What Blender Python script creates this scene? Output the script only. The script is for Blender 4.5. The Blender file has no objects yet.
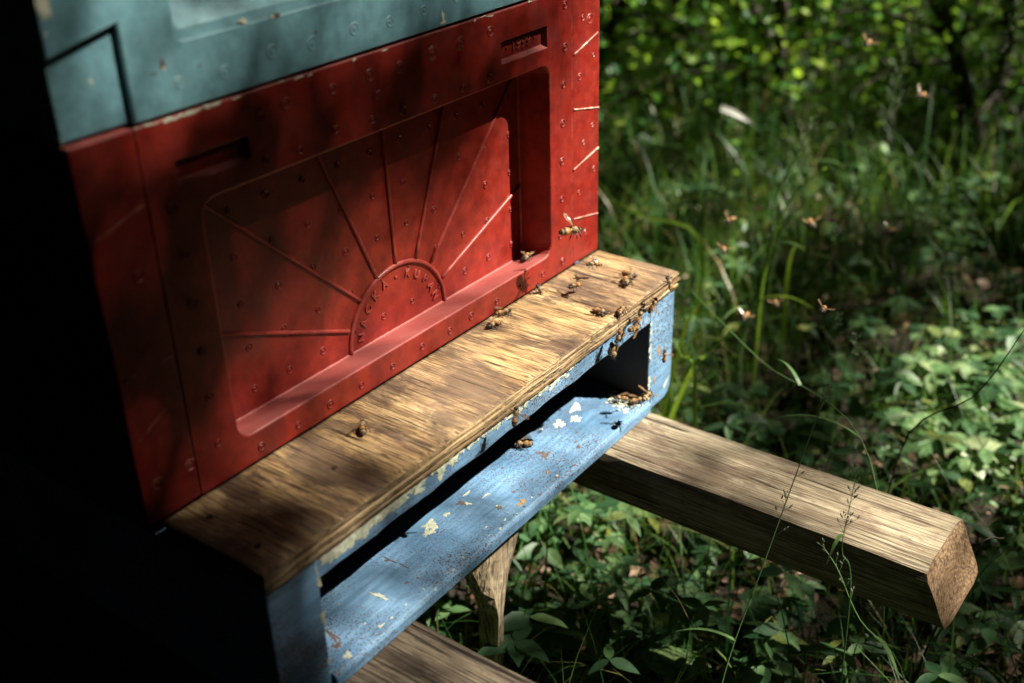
import bpy, bmesh, math, random
import numpy as np
from mathutils import Vector, Matrix, noise as mnoise
random.seed(7); rng = np.random.default_rng(11)
R = math.radians
# ------------------------------------------------------------------ scene, camera, light
scn = bpy.context.scene
col = scn.collection
CAM = Vector((-0.31404, -0.52019, 0.42530))
Fw = Vector((0.70000552, 0.5347793, -0.47328993))
Rt = Vector((0.59543802, -0.80296028, -0.02661505))
Up = Vector((0.39426619, 0.26318414, 0.88050456))
cd = bpy.data.cameras.new('camera'); cam = bpy.data.objects.new('camera', cd); col.objects.link(cam)
cam.matrix_world = Matrix(((Rt.x, Up.x, -Fw.x, CAM.x), (Rt.y, Up.y, -Fw.y, CAM.y), (Rt.z, Up.z, -Fw.z, CAM.z), (0, 0, 0, 1)))
cd.sensor_width = 36; cd.lens = 1155.307 / 1024 * 36
cd.clip_start = 0.02; cd.clip_end = 500
cd.dof.use_dof = True; cd.dof.focus_distance = 0.88; cd.dof.aperture_fstop = 3.9; cd.dof.aperture_blades = 7
scn.camera = cam
S = Vector((0.58, -1.0, 1.40)).normalized()           # towards the sun
sd = bpy.data.lights.new('sun', 'SUN'); sun = bpy.data.objects.new('sun', sd); col.objects.link(sun)
sd.energy = 5.0; sd.angle = R(0.5); sd.color = (1.0, 0.93, 0.79)
sun.rotation_euler = S.to_track_quat('Z', 'Y').to_euler()
wd = bpy.data.worlds.new('World'); scn.world = wd; wd.use_nodes = True
wn = wd.node_tree; bg = wn.nodes['Background']; sky = wn.nodes.new('ShaderNodeTexSky')
sky.sky_type = 'NISHITA'; sky.sun_disc = False
sky.sun_elevation = math.asin(S.z); sky.sun_rotation = math.atan2(S.x, S.y)
wn.links.new(sky.outputs[0], bg.inputs[0]); bg.inputs[1].default_value = 0.05
scn.view_settings.view_transform = 'Standard'; scn.view_settings.look = 'None'
scn.view_settings.exposure = 1.42
scn.cycles.diffuse_bounces = 1; scn.view_settings.gamma = 1

# ------------------------------------------------------------------ helpers
def link(o, parent=None):
    col.objects.link(o)
    if parent: o.parent = parent
    return o
def tag(o, label=None, cat=None, group=None, kind=None):
    if label: o['label'] = label
    if cat: o['category'] = cat
    if group: o['group'] = group
    if kind: o['kind'] = kind
    return o
def thing(name, label, cat, loc=(0, 0, 0), group=None):
    o = bpy.data.objects.new(name, None); o.empty_display_size = .02; link(o); o.location = loc
    return tag(o, label, cat, group)
def obj(name, bm, mats, parent=None, smooth=False, recalc=True):
    if recalc: bmesh.ops.recalc_face_normals(bm, faces=bm.faces[:])
    me = bpy.data.meshes.new(name); bm.to_mesh(me); bm.free()
    for m in (mats if isinstance(mats, (list, tuple)) else [mats]): me.materials.append(m)
    if smooth:
        for p in me.polygons: p.use_smooth = True
    o = bpy.data.objects.new(name, me); link(o, parent)
    if parent: o.matrix_parent_inverse = Matrix.Translation(-Vector(parent.location))
    return o
def np_mesh(name, V, F, mat, parent=None, smooth=False):
    me = bpy.data.meshes.new(name)
    V = np.asarray(V, dtype=np.float32).reshape(-1, 3)
    F = np.asarray(F, dtype=np.int32)
    n, k = F.shape
    me.vertices.add(len(V)); me.vertices.foreach_set('co', V.ravel())
    me.loops.add(n * k); me.loops.foreach_set('vertex_index', F.ravel())
    me.polygons.add(n); me.polygons.foreach_set('loop_start', np.arange(n, dtype=np.int32) * k)
    if smooth: me.polygons.foreach_set('use_smooth', np.ones(n, dtype=bool))
    me.update(calc_edges=True); me.validate()
    me.materials.append(mat)
    o = bpy.data.objects.new(name, me); link(o, parent)
    if parent: o.matrix_parent_inverse = Matrix.Translation(-Vector(parent.location))
    return o
def add_box(bm, x0, x1, y0, y1, z0, z1, bev=0.0, seg=2, mi=0):
    r = bmesh.ops.create_cube(bm, size=1)
    vs = r['verts']
    for v in vs:
        v.co = Vector((x0 + (v.co.x + .5) * (x1 - x0), y0 + (v.co.y + .5) * (y1 - y0), z0 + (v.co.z + .5) * (z1 - z0)))
    es = list({e for v in vs for e in v.link_edges})
    fs = list({f for v in vs for f in v.link_faces})
    for f in fs: f.material_index = mi
    if bev:
        r = bmesh.ops.bevel(bm, geom=es, offset=bev, segments=seg, profile=.5, affect='EDGES')
        for f in r['faces']: f.material_index = mi
def prism(bm, pts, a0, a1, axis='y', bev=0.0, mi=0):
    """closed polygon pts in the two other axes, extruded along axis"""
    def P(p, a):
        return {'y': (p[0], a, p[1]), 'x': (a, p[0], p[1]), 'z': (p[0], p[1], a)}[axis]
    v0 = [bm.verts.new(P(p, a0)) for p in pts]; v1 = [bm.verts.new(P(p, a1)) for p in pts]
    f = [bm.faces.new(v0), bm.faces.new(v1[::-1])]
    n = len(pts)
    for i in range(n): f.append(bm.faces.new((v0[i], v1[i], v1[(i + 1) % n], v0[(i + 1) % n])))
    for q in f: q.material_index = mi
    if bev:
        es = list({e for q in f for e in q.edges})
        r = bmesh.ops.bevel(bm, geom=es, offset=bev, segments=2, profile=.5, affect='EDGES')
        for q in r['faces']: q.material_index = mi
def tube(bm, pts, rad, n=6, mi=0, cap=True):
    pts = [Vector(p) for p in pts]
    if not isinstance(rad, (list, tuple)): rad = [rad] * len(pts)
    rings = []; ref = Vector((0.31, 0.17, 0.93)).normalized()
    for i, p in enumerate(pts):
        d = (pts[min(i + 1, len(pts) - 1)] - pts[max(i - 1, 0)]).normalized()
        a = d.cross(ref)
        if a.length < .05: a = d.cross(Vector((1, 0, 0)))
        a.normalize(); b = d.cross(a)
        rings.append([bm.verts.new(p + (a * math.cos(t) + b * math.sin(t)) * rad[i]) for t in (2 * math.pi * k / n for k in range(n))])
    for r0, r1 in zip(rings, rings[1:]):
        for k in range(n):
            f = bm.faces.new((r0[k], r0[(k + 1) % n], r1[(k + 1) % n], r1[k])); f.material_index = mi; f.smooth = True
    if cap:
        for r in (rings[0], rings[-1]):
            try: bm.faces.new(r).material_index = mi
            except ValueError: pass
def rr(x0, x1, z0, z1, rad, n=5):
    out = []
    for cx, cz, a0 in ((x1 - rad, z1 - rad, 0), (x0 + rad, z1 - rad, 90), (x0 + rad, z0 + rad, 180), (x1 - rad, z0 + rad, 270)):
        for k in range(n + 1):
            a = R(a0 + 90 * k / n); out.append((cx + rad * math.cos(a), cz + rad * math.sin(a)))
    return out
def loops(bm, stages, cap=True, mi=0):
    """stages: list of (list of (x,z), y); bridged in order"""
    rings = [[bm.verts.new((p[0], y, p[1])) for p in pts] for pts, y in stages]
    for a, b in zip(rings, rings[1:]):
        n = len(a)
        for k in range(n):
            f = bm.faces.new((a[k], a[(k + 1) % n], b[(k + 1) % n], b[k])); f.material_index = mi
    if cap: bm.faces.new(rings[-1]).material_index = mi
    return rings[0]
def sheet(bm, rings):
    es = []
    for r in rings:
        for k in range(len(r)):
            a, b = r[k], r[(k + 1) % len(r)]
            e = bm.edges.get((a, b)) or bm.edges.new((a, b)); es.append(e)
    bmesh.ops.triangle_fill(bm, use_beauty=True, use_dissolve=False, edges=es)
def patch(bm, c, U, V, ru, rv, h, mi=1, n=22, seed=0, jag=.35):
    n = int(n * 1.7); h = h * .35
    """an irregular thin flake of chipped paint or lichen lying on a surface"""
    rs = random.Random(seed); c = Vector(c); U = Vector(U).normalized(); V = Vector(V).normalized(); N = U.cross(V)
    ph = [rs.uniform(0, 6.28) for _ in range(5)]
    def rad(a): return .9 + jag * (.5 * math.sin(2 * a + ph[0]) + .4 * math.sin(3 * a + ph[1]) + .35 * math.sin(5 * a + ph[2]) + .3 * math.sin(8 * a + ph[3])) + rs.uniform(-.2, .2)
    base = []; top = []
    for k in range(n):
        a = 2 * math.pi * k / n; r = rad(a)
        base.append(bm.verts.new(c + U * ru * r * math.cos(a) + V * rv * r * math.sin(a)))
        r *= .88
        top.append(bm.verts.new(c + U * ru * r * math.cos(a) + V * rv * r * math.sin(a) + N * h))
    m = bm.verts.new(c + N * h * 1.3)
    for k in range(n):
        j = (k + 1) % n
        bm.faces.new((base[k], base[j], top[j], top[k])).material_index = mi
        bm.faces.new((top[k], top[j], m)).material_index = mi

# ------------------------------------------------------------------ materials
def new_mat(name):
    m = bpy.data.materials.new(name); m.use_nodes = True; nt = m.node_tree
    return m, nt, nt.nodes['Principled BSDF']
def ND(nt, typ, props=None, **ins):
    n = nt.nodes.new(typ)
    for k, v in (props or {}).items(): setattr(n, k, v)
    for k, v in ins.items():
        key = int(k[1:]) if k[0] == 'i' and k[1:].isdigit() else k.replace('_', ' ')
        if isinstance(v, bpy.types.NodeSocket): nt.links.new(v, n.inputs[key])
        else: n.inputs[key].default_value = v
    return n
def coords(nt, scale=(1, 1, 1), loc=(0, 0, 0), rot=(0, 0, 0)):
    tc = ND(nt, 'ShaderNodeTexCoord')
    return ND(nt, 'ShaderNodeMapping', i0=tc.outputs['Object'], i1=loc, i2=rot, i3=scale).outputs[0]
def noise(nt, vec, scale, detail=4, rough=.5, dist=0.0):
    return ND(nt, 'ShaderNodeTexNoise', i0=vec, Scale=scale, Detail=detail, Roughness=rough, Distortion=dist).outputs[0]
def ramp(nt, fac, stops, interp='LINEAR'):
    n = ND(nt, 'ShaderNodeValToRGB', i0=fac); cr = n.color_ramp; cr.interpolation = interp
    while len(cr.elements) < len(stops): cr.elements.new(.5)
    for e, (p, c) in zip(cr.elements, stops):
        e.position = p; e.color = (c, c, c, 1) if isinstance(c, (int, float)) else (*c, 1)
    return n.outputs[0]
def mix(nt, fac, a, b, mode='MIX'):
    n = nt.nodes.new('ShaderNodeMix'); n.data_type = 'RGBA'; n.blend_type = mode
    for k, v in ((0, fac), (6, a), (7, b)):
        if isinstance(v, bpy.types.NodeSocket): nt.links.new(v, n.inputs[k])
        else: n.inputs[k].default_value = (*v, 1) if isinstance(v, (tuple, list)) and len(v) == 3 else v
    return n.outputs[2]
def math_(nt, op, a, b=0.0):
    n = nt.nodes.new('ShaderNodeMath'); n.operation = op
    for k, v in ((0, a), (1, b)):
        if isinstance(v, bpy.types.NodeSocket): nt.links.new(v, n.inputs[k])
        else: n.inputs[k].default_value = v
    return n.outputs[0]
def bump(nt, bsdf, h, strength=.3, dist=.001):
    b = ND(nt, 'ShaderNodeBump', Strength=strength, Distance=dist, Height=h); nt.links.new(b.outputs[0], bsdf.inputs['Normal'])
def edge_mask(nt, radius=.0015, lo=.02, hi=.2):
    bv = nt.nodes.new('ShaderNodeBevel'); bv.samples = 4; bv.inputs[0].default_value = radius
    g = nt.nodes.new('ShaderNodeNewGeometry')
    d = nt.nodes.new('ShaderNodeVectorMath'); d.operation = 'DOT_PRODUCT'
    nt.links.new(bv.outputs[0], d.inputs[0]); nt.links.new(g.outputs['True Normal'], d.inputs[1])
    inv = math_(nt, 'SUBTRACT', 1.0, d.outputs['Value'])
    return ramp(nt, inv, [(lo, 0.0), (hi, 1.0)])
def setc(nt, bsdf, c): nt.links.new(c, bsdf.inputs['Base Color'])

def painted(name, dark, light, worn, speck, speck_amt=.66, rough=.45, streak=(1, 1, 1), chip_amt=.74, wear=.8, dust_sheen=None, dots=.8):
    m, nt, b = new_mat(name)
    v = coords(nt)
    big = noise(nt, v, 9, 5, .6); c = mix(nt, ramp(nt, big, [(.3, 0.0), (.7, 1.0)]), dark, light)
    gr = noise(nt, coords(nt, (1, 1, .35)), 16, 7, .72, .4); c = mix(nt, ramp(nt, gr, [(.50, 0.0), (.68, .75)]), c, tuple(x * .45 + .006 for x in dark))
    fd = noise(nt, v, 5, 6, .7, .3); c = mix(nt, ramp(nt, fd, [(.52, 0.0), (.72, .35)]), c, tuple(x * .8 + .012 for x in light))
    vs = coords(nt, streak); st = noise(nt, vs, 90, 3, .6)
    c = mix(nt, ramp(nt, st, [(.35, .0), (.7, .6)]), c, tuple(x * .5 for x in dark))
    fine = noise(nt, v, 650, 2, .5)
    spots = ramp(nt, fine, [(speck_amt, 0.0), (speck_amt + .03, 1.0)])
    patchy = ramp(nt, noise(nt, v, 14, 3, .6), [(.36, 0.1), (.58, 1.0)])
    c = mix(nt, math_(nt, 'MULTIPLY', spots, patchy), c, speck)
    c = mix(nt, ramp(nt, noise(nt, v, 900, 1, .5), [(.74, 0.0), (.77, dots)]), c, worn)
    ch = noise(nt, v, 55, 6, .65); chm = ramp(nt, ch, [(chip_amt, 0.0), (chip_amt + .015, 1.0)])
    c = mix(nt, chm, c, worn)
    e = edge_mask(nt); en = ramp(nt, noise(nt, v, 130, 4, .6), [(.42, 0.0), (.6, 1.0)])
    c = mix(nt, math_(nt, 'MULTIPLY', math_(nt, 'MULTIPLY', e, en), wear), c, worn)
    if dust_sheen:
        gz = ND(nt, 'ShaderNodeSeparateXYZ', i0=nt.nodes.new('ShaderNodeNewGeometry').outputs['Normal']).outputs[2]
        c = mix(nt, math_(nt, 'MULTIPLY', ramp(nt, gz, [(.55, 0.0), (.9, .75)]), ramp(nt, noise(nt, v, 45, 4, .6), [(.25, .5), (.7, 1.0)])), c, dust_sheen)  # upward faces pinker: dusty film plus painted sky reflection
    setc(nt, b, c); b.inputs['Roughness'].default_value = rough
    nt.links.new(ramp(nt, noise(nt, v, 40, 4, .6), [(.3, rough - .1), (.7, rough + .2)]), b.inputs['Roughness'])
    h = math_(nt, 'ADD', math_(nt, 'MULTIPLY', noise(nt, v, 260, 4, .6), .5), math_(nt, 'MULTIPLY', noise(nt, v, 35, 3, .5), 1.0))
    bump(nt, b, h, .35, .0012)
    return m
M = {}
M['red'] = painted('red_paint', (.19, .008, .007), (.34, .028, .013), (.60, .24, .19), (.16, .012, .01), .66, .42, chip_amt=.80, wear=.7, dust_sheen=(.42, .13, .12), dots=.45)
M['rib'] = painted('lit_red_on_ribs', (.30, .028, .022), (.40, .06, .048), (.60, .24, .19), (.3, .03, .02), .70, .35, chip_amt=.80, wear=.3)  # pinker than the panel: the light that ribs catch is painted in
M['ringed'] = painted('red_paint_on_marks', (.20, .010, .007), (.27, .016, .010), (.5, .12, .1), (.16, .012, .01), .66, .45, chip_amt=.9, wear=.0, dots=.2)
M['teal'] = painted('teal_paint', (.13, .30, .36), (.18, .38, .43), (.50, .52, .44), (.30, .27, .20), .70, .5, chip_amt=.76, wear=.5)
M['blue'] = painted('blue_paint', (.11, .26, .46), (.27, .46, .67), (.55, .58, .52), (.09, .055, .055), .555, .5, (.25, 3, 3), chip_amt=.715, wear=.9)
def lichen(name, a, b_):
    m, nt, b = new_mat(name); v = coords(nt)
    c = mix(nt, ramp(nt, noise(nt, v, 300, 4, .6), [(.35, 0.0), (.65, 1.0)]), a, b_)
    setc(nt, b, c); b.inputs['Roughness'].default_value = .9; bump(nt, b, noise(nt, v, 500, 4, .7), .8, .001); return m
M['chip'] = lichen('bare_foam_chip', (.50, .52, .38), (.74, .74, .60))
M['lichen'] = lichen('pale_lichen', (.42, .46, .32), (.74, .75, .62))
M['flake'] = lichen('brown_flake', (.09, .07, .07), (.17, .13, .13))
M['ochre'] = lichen('ochre_stain', (.42, .26, .10), (.30, .18, .08))

def wood(name, cols, gx=200, gy=7, stain=(.07, .035, .022), stain_lo=.5, stain_amt=.8, crack=.40, bumpy=.7, axis='y', ring=False, warm=None, grey=None):
    m, nt, b = new_mat(name)
    sc = {'y': (gx, gy, gx), 'x': (gy, gx, gx), 'z': (gx, gx, gy)}[axis]
    v = coords(nt); g = coords(nt, sc)
    wob = ND(nt, 'ShaderNodeMix', {'data_type': 'RGBA', 'blend_type': 'ADD'}); wob.inputs[0].default_value = .35
    nt.links.new(g, wob.inputs[6]); nt.links.new(ND(nt, 'ShaderNodeTexNoise', i0=v, Scale=18.0, Detail=3.0).outputs[1], wob.inputs[7])
    gv = wob.outputs[2]
    g1 = noise(nt, gv, 1.6, 8, .82, .3); g2 = noise(nt, coords(nt, tuple(q * .25 for q in sc)), 1.3, 4, .6, .4)
    t = math_(nt, 'ADD', math_(nt, 'MULTIPLY', g1, .6), math_(nt, 'MULTIPLY', g2, .4))
    c = ramp(nt, t, [(.34, cols[0]), (.45, cols[1]), (.54, cols[2]), (.66, cols[3])])
    if warm:
        w = ramp(nt, noise(nt, v, 11, 4, .6), [(.42, 0.0), (.62, .75)]); c = mix(nt, w, c, mix(nt, .5, c, warm))
    fl_ = noise(nt, coords(nt, tuple(q * 3.2 if q == gx else q * 1.6 for q in sc)), 1.0, 3, .6, .1)
    c = mix(nt, ramp(nt, fl_, [(.40, .9), (.50, 0.0)]), c, tuple(q * .5 for q in cols[0]))
    s = ramp(nt, noise(nt, coords(nt, (1, .45, 1)), 26, 6, .68, .6), [(stain_lo, 0.0), (stain_lo + .09, stain_amt)])
    mot = noise(nt, coords(nt, {'y': (150, 38, 150), 'x': (38, 150, 150), 'z': (150, 150, 38)}[axis]), 1.0, 9, .8, .5)
    c = mix(nt, ramp(nt, mot, [(.36, .75), (.47, 0.0)]), c, stain)
    c = mix(nt, s, c, mix(nt, .22, stain, c))
    ck = noise(nt, coords(nt, tuple(q * .6 for q in sc)), 1.0, 3, .5, .2); ckm = ramp(nt, ck, [(crack - .08, 1.0), (crack - .035, 0.0)])
    c = mix(nt, ckm, c, tuple(q * .35 for q in stain))
    ln = noise(nt, coords(nt, tuple(q * (.16 if q == gx else .10) for q in sc)), 1.0, 5, .55, .2)
    lm = ramp(nt, ln, [(.455, 0.0), (.4625, .9), (.47, 0.0)]); c = mix(nt, lm, c, tuple(q * .4 for q in stain))
    ckm = math_(nt, 'MAXIMUM', ckm, lm)
    if grey: c = mix(nt, ramp(nt, noise(nt, v, 6, 5, .65), [(.52, 0.0), (.66, .6)]), c, mix(nt, .55, c, grey))
    if ring:
        wv = nt.nodes.new('ShaderNodeTexWave'); wv.wave_type = 'RINGS'; wv.rings_direction = 'Y'; wv.inputs['Scale'].default_value = 95; wv.inputs['Distortion'].default_value = 5; wv.inputs['Detail'].default_value = 4; wv.inputs['Detail Scale'].default_value = 1.5
        nt.links.new(coords(nt, (1, 1, 1), (-.412, 0, .196)), wv.inputs[0]); c = mix(nt, math_(nt, 'MULTIPLY', wv.outputs[1], .55), c, tuple(q * 1.1 for q in stain))
        c = mix(nt, math_(nt, 'MULTIPLY', edge_mask(nt, .006, .01, .25), .7), c, stain)
    setc(nt, b, c); b.inputs['Roughness'].default_value = .75
    h = math_(nt, 'SUBTRACT', t, math_(nt, 'MULTIPLY', ckm, .7)); bump(nt, b, math_(nt, 'ADD', h, math_(nt, 'MULTIPLY', fl_, .6)), bumpy, .0015)
    return m
M['board'] = wood('weathered_plywood', ((.11, .06, .038), (.29, .17, .085), (.54, .365, .18), (.74, .59, .37)), 340, 20, stain=(.055, .03, .025), stain_lo=.480, grey=(.26, .18, .13), warm=(.66, .40, .13), crack=.375, stain_amt=.9)
M['board_edge'] = wood('plywood_edge', ((.10, .06, .035), (.30, .19, .09), (.48, .34, .18), (.62, .48, .30)), 260, 6, stain=(.06, .035, .025), stain_lo=.60, stain_amt=.6, axis='x')
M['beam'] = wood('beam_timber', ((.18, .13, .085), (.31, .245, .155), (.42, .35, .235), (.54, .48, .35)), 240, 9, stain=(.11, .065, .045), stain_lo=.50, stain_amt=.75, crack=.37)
M['beam_end'] = wood('beam_end_grain', ((.13, .075, .035), (.25, .155, .075), (.33, .22, .115), (.44, .32, .19)), 90, 90, stain=(.10, .05, .03), stain_lo=.55, stain_amt=.7, crack=.36, ring=True)
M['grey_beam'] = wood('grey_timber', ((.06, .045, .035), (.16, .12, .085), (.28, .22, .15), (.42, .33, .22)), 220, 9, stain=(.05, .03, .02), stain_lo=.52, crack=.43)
M['stake'] = wood('stake_timber', ((.20, .14, .08), (.40, .31, .19), (.55, .45, .30), (.66, .58, .42)), 120, 5, stain=(.12, .07, .04), stain_lo=.5, stain_amt=.6, axis='z')
M['bark'] = wood('bark', ((.02, .014, .01), (.04, .028, .02), (.06, .045, .032), (.10, .08, .06)), 60, 12, stain=(.02, .012, .01), axis='z')
def plain(name, c, rough=.6, metal=0.0):
    m, nt, b = new_mat(name); v = coords(nt)
    setc(nt, b, mix(nt, ramp(nt, noise(nt, v, 400, 3), [(.3, 0.0), (.7, 1.0)]), tuple(x * .6 for x in c), c))
    b.inputs['Roughness'].default_value = rough; b.inputs['Metallic'].default_value = metal; return m
M['inside'] = plain('shaded_inner_wood', (.035, .025, .02), .7)  # near black: the shade of the slot is put into the inner faces
M['metal'] = plain('dull_zinc', (.55, .52, .45), .4, .9)
M['rust'] = plain('rusty_nail', (.09, .045, .03), .8, .2)
def leafm(name, stops, trans=.35, rough=.42, tcol=(.25, .45, .04)):
    m, nt, b = new_mat(name)
    g = nt.nodes.new('ShaderNodeNewGeometry')
    c = ramp(nt, g.outputs['Random Per Island'], stops)
    c = mix(nt, ramp(nt, noise(nt, coords(nt), 160, 3), [(.35, 0.0), (.7, .35)]), c, (.03, .045, .012))
    setc(nt, b, c); b.inputs['Roughness'].default_value = rough
    if trans:
        tr = nt.nodes.new('ShaderNodeBsdfTranslucent'); mx = nt.nodes.new('ShaderNodeMixShader'); mx.inputs[0].default_value = trans
        nt.links.new(mix(nt, .45, c, tcol), tr.inputs[0]); nt.links.new(b.outputs[0], mx.inputs[1]); nt.links.new(tr.outputs[0], mx.inputs[2])
        nt.links.new(mx.outputs[0], nt.nodes['Material Output'].inputs[0])
    return m
M['leaf'] = leafm('shrub_leaf', [(0, (.022, .11, .03)), (.45, (.05, .20, .04)), (.72, (.14, .38, .05)), (.88, (.36, .58, .06)), (1, (.50, .66, .08))], .55, tcol=(.6, .9, .07))
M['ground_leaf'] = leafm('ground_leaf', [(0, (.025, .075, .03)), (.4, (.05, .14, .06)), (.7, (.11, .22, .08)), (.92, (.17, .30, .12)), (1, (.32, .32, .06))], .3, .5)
M['sunlit_ground_leaf'] = leafm('sunlit_ground_leaf', [(0, (.06, .15, .06)), (.4, (.13, .26, .10)), (.75, (.28, .40, .18)), (1, (.44, .52, .28))], .3, .4, tcol=(.3, .5, .15))  # lighter leaf copy: sun brightness painted into plants of the lit patch
M['grass'] = leafm('grass_blade', [(0, (.018, .085, .022)), (.45, (.05, .17, .035)), (.8, (.15, .28, .05)), (.93, (.26, .22, .07)), (1, (.34, .23, .10))], .35)
M['stalk'] = leafm('grass_stalk', [(0, (.12, .24, .08)), (1, (.16, .30, .10))], .15)
M['seed'] = leafm('grass_seed', [(0, (.16, .22, .13)), (.6, (.24, .30, .19)), (1, (.34, .36, .25))], .3)
M['bright_blade'] = leafm('yellow_green_blade', [(0, (.24, .42, .04)), (1, (.34, .52, .06))], .4, tcol=(.5, .7, .05))
M['litter'] = leafm('dead_leaf', [(0, (.07, .035, .025)), (.4, (.16, .08, .05)), (.75, (.30, .17, .11)), (1, (.46, .33, .24))], .1, .6)
M['pale_leaf'] = leafm('pale_dead_leaf', [(0, (.30, .31, .27)), (1, (.36, .36, .32))], .2)
M['canopy'] = leafm('canopy_leaf', [(0, (.018, .04, .01)), (1, (.03, .065, .014))], 0, .6)
m, nt, b = new_mat('forest_soil'); v = coords(nt)
setc(nt, b, ramp(nt, noise(nt, v, 30, 8, .7), [(.3, (.015, .011, .007)), (.55, (.035, .024, .015)), (.75, (.07, .045, .03))])); b.inputs['Roughness'].default_value = .95
bump(nt, b, noise(nt, v, 60, 6, .7), 1, .02); M['soil'] = m
# bee
m, nt, b = new_mat('bee_body')
tc = ND(nt, 'ShaderNodeTexCoord'); sx = ND(nt, 'ShaderNodeSeparateXYZ', i0=tc.outputs['Object'])
ab = ramp(nt, ND(nt, 'ShaderNodeMapRange', i0=sx.outputs[0], i1=-.009, i2=.007).outputs[0],
          [(0, (.02, .013, .008)), (.06, (.03, .018, .01)), (.10, (.35, .22, .09)), (.13, (.04, .02, .01)), (.20, (.05, .025, .012)), (.23, (.42, .27, .11)), (.27, (.06, .03, .012)),
           (.33, (.10, .045, .015)), (.37, (.48, .27, .09)), (.43, (.40, .17, .04)), (.50, (.30, .12, .03)), (.53, (.07, .04, .02)), (.57, (.36, .25, .12)), (.70, (.30, .20, .09)), (.80, (.22, .15, .08)), (.84, (.02, .015, .012)), (1, (.03, .02, .015))])
setc(nt, b, ab); b.inputs['Roughness'].default_value = .45; bump(nt, b, noise(nt, tc.outputs['Object'], 2500, 3), .6, .0004); M['bee'] = m
M['bee_dark'] = plain('bee_dark', (.03, .02, .015), .35)
M['bee_fuzz'] = plain('bee_fuzz', (.40, .28, .13), .9)
m, nt, b = new_mat('bee_wing'); b.inputs['Base Color'].default_value = (.26, .16, .09, 1); b.inputs['Roughness'].default_value = .25
b.inputs['Alpha'].default_value = .3
vw = ND(nt, 'ShaderNodeTexVoronoi', {'feature': 'DISTANCE_TO_EDGE'}, i0=ND(nt, 'ShaderNodeMapping', i0=ND(nt, 'ShaderNodeTexCoord').outputs['Object'], i3=(300, 600, 1)).outputs[0], Scale=1.6)
nt.links.new(ramp(nt, vw.outputs[0], [(.02, .8), (.07, .22)]), b.inputs['Alpha']); M['wing'] = m

# ------------------------------------------------------------------ ground
G = -0.38
def gh(x, y):
    return G + .03 * mnoise.noise(Vector((x * 1.7, y * 1.7, 3.1))) + .012 * mnoise.noise(Vector((x * 7, y * 7, 1)))
xs = np.concatenate([[-60, -30, -12, -6], np.linspace(-2.5, 6, 120), [9, 14, 25, 40, 60]])
ys = np.concatenate([[-60, -30, -12, -6], np.linspace(-2.5, 6, 120), [9, 14, 25, 40, 60]])
V = [(x, y, gh(x, y)) for y in ys for x in xs]; nx = len(xs)
F = [(j * nx + i, j * nx + i + 1, (j + 1) * nx + i + 1, (j + 1) * nx + i) for j in range(len(ys) - 1) for i in range(nx - 1)]
tag(np_mesh('ground', V, F, M['soil'], smooth=True), kind='structure')

# ------------------------------------------------------------------ red hive box
W, H = .5, .2405
red = thing('hive_box', 'red painted beehive box with embossed sunburst panel, resting above the wooden landing board', 'hive box', (0.25, 0.25, 0), 'stacked boxes of the beehive')
def lerp(a, b, t): return a + (b - a) * t
bm = bmesh.new()
add_box(bm, .0012, .4988, .036, .4995, .0008, H - .001, .002)
obj('shell', bm, M['red'], red)
bm = bmesh.new()
X0, X1 = .0412, .4586
# outer rim of the front sheet
outer = loops(bm, [(rr(X0 + .0003, X1 - .0003, .0018, H - .0020, .0010), 0), (rr(X0 + .0001, X1 - .0001, .0008, H - .0014, .0012), .0004), (rr(X0, X1, .0006, H - .0012, .0015), .0355)], cap=False)
def recess(x0, x1, z0, z1, rad, dep, fil, bl=None):
    st = []
    for k in range(5):
        a = R(90 * k / 4); o = fil * (1 - math.sin(a)); y = fil * (1 - math.cos(a))
        st.append((rr(x0 - o, x1 + o, z0 - o, z1 + o, rad + o), y))
    if bl is None: bl = (x0, x1, z0, z1)
    st.append((rr(*[lerp(a, b, .96) for a, b in zip((x0, x1, z0, z1), bl)], rad), dep * .96))
    st.append((rr(bl[0] + .001, bl[1] - .001, bl[2] + .001, bl[3] - .001, rad - .0005), dep))
    return loops(bm, st)
h1 = recess(.0765, .4262, .0225, .1860, .0105, .030, .0016, (.0795, .4235, .0152, .1835))
h2 = recess(.0630, .1168, .2000, .2145, .0008, .0045, .0006, (.0640, .1160, .2022, .2140))
h3 = recess(.3650, .4236, .2000, .2165, .0008, .0045, .0006, (.3660, .4228, .2022, .2160))
sheet(bm, [outer, h1, h2, h3])
def ring(x, z, y, r=.0027, h=.0006, mi=0):
    n = 14; prof = [(r * 1.12, -.0002), (r * .92, h), (r * .62, h * .2), (r * .45, h * .2), (r * .32, h * .9)]
    rings_ = []
    ph = random.uniform(0, 6)
    for rad, hh in prof:
        rings_.append([bm.verts.new((x + rad * math.cos(2 * math.pi * k / n + ph), y - hh, z + rad * math.sin(2 * math.pi * k / n + ph))) for k in range(n)])
    for a, b2 in zip(rings_, rings_[1:]):
        for k in range(n): bm.faces.new((a[k], a[(k + 1) % n], b2[(k + 1) % n], b2[k])).material_index = mi
    bm.faces.new(rings_[-1]).material_index = mi
dep = .030
def chips_on_seam(bm):                     # chipped foam along the seam between the boxes
    for i in range(40):
        x = random.choice((random.uniform(.042, .1), random.uniform(.042, .458), random.uniform(.06, .10)))
        patch(bm, (x, -.0001, H - .0022 + random.uniform(-.0006, .0010)), (1, 0, 0), (0, 0, 1), random.uniform(.001, .0042), random.uniform(.0004, .0010), .0005, 2, seed=50 + i, n=16)
    rs = random.Random(77)
    for q in range(7):                     # half legible raised marks in the left number plate
        patch(bm, (.0705 + q * .0066, .0046, .2085 + rs.uniform(-.0006, .0006)), (1, 0, 0), (0, 0, 1), .0018, .0028, .0008, 0, seed=170 + q, n=18, jag=.7)
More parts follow.
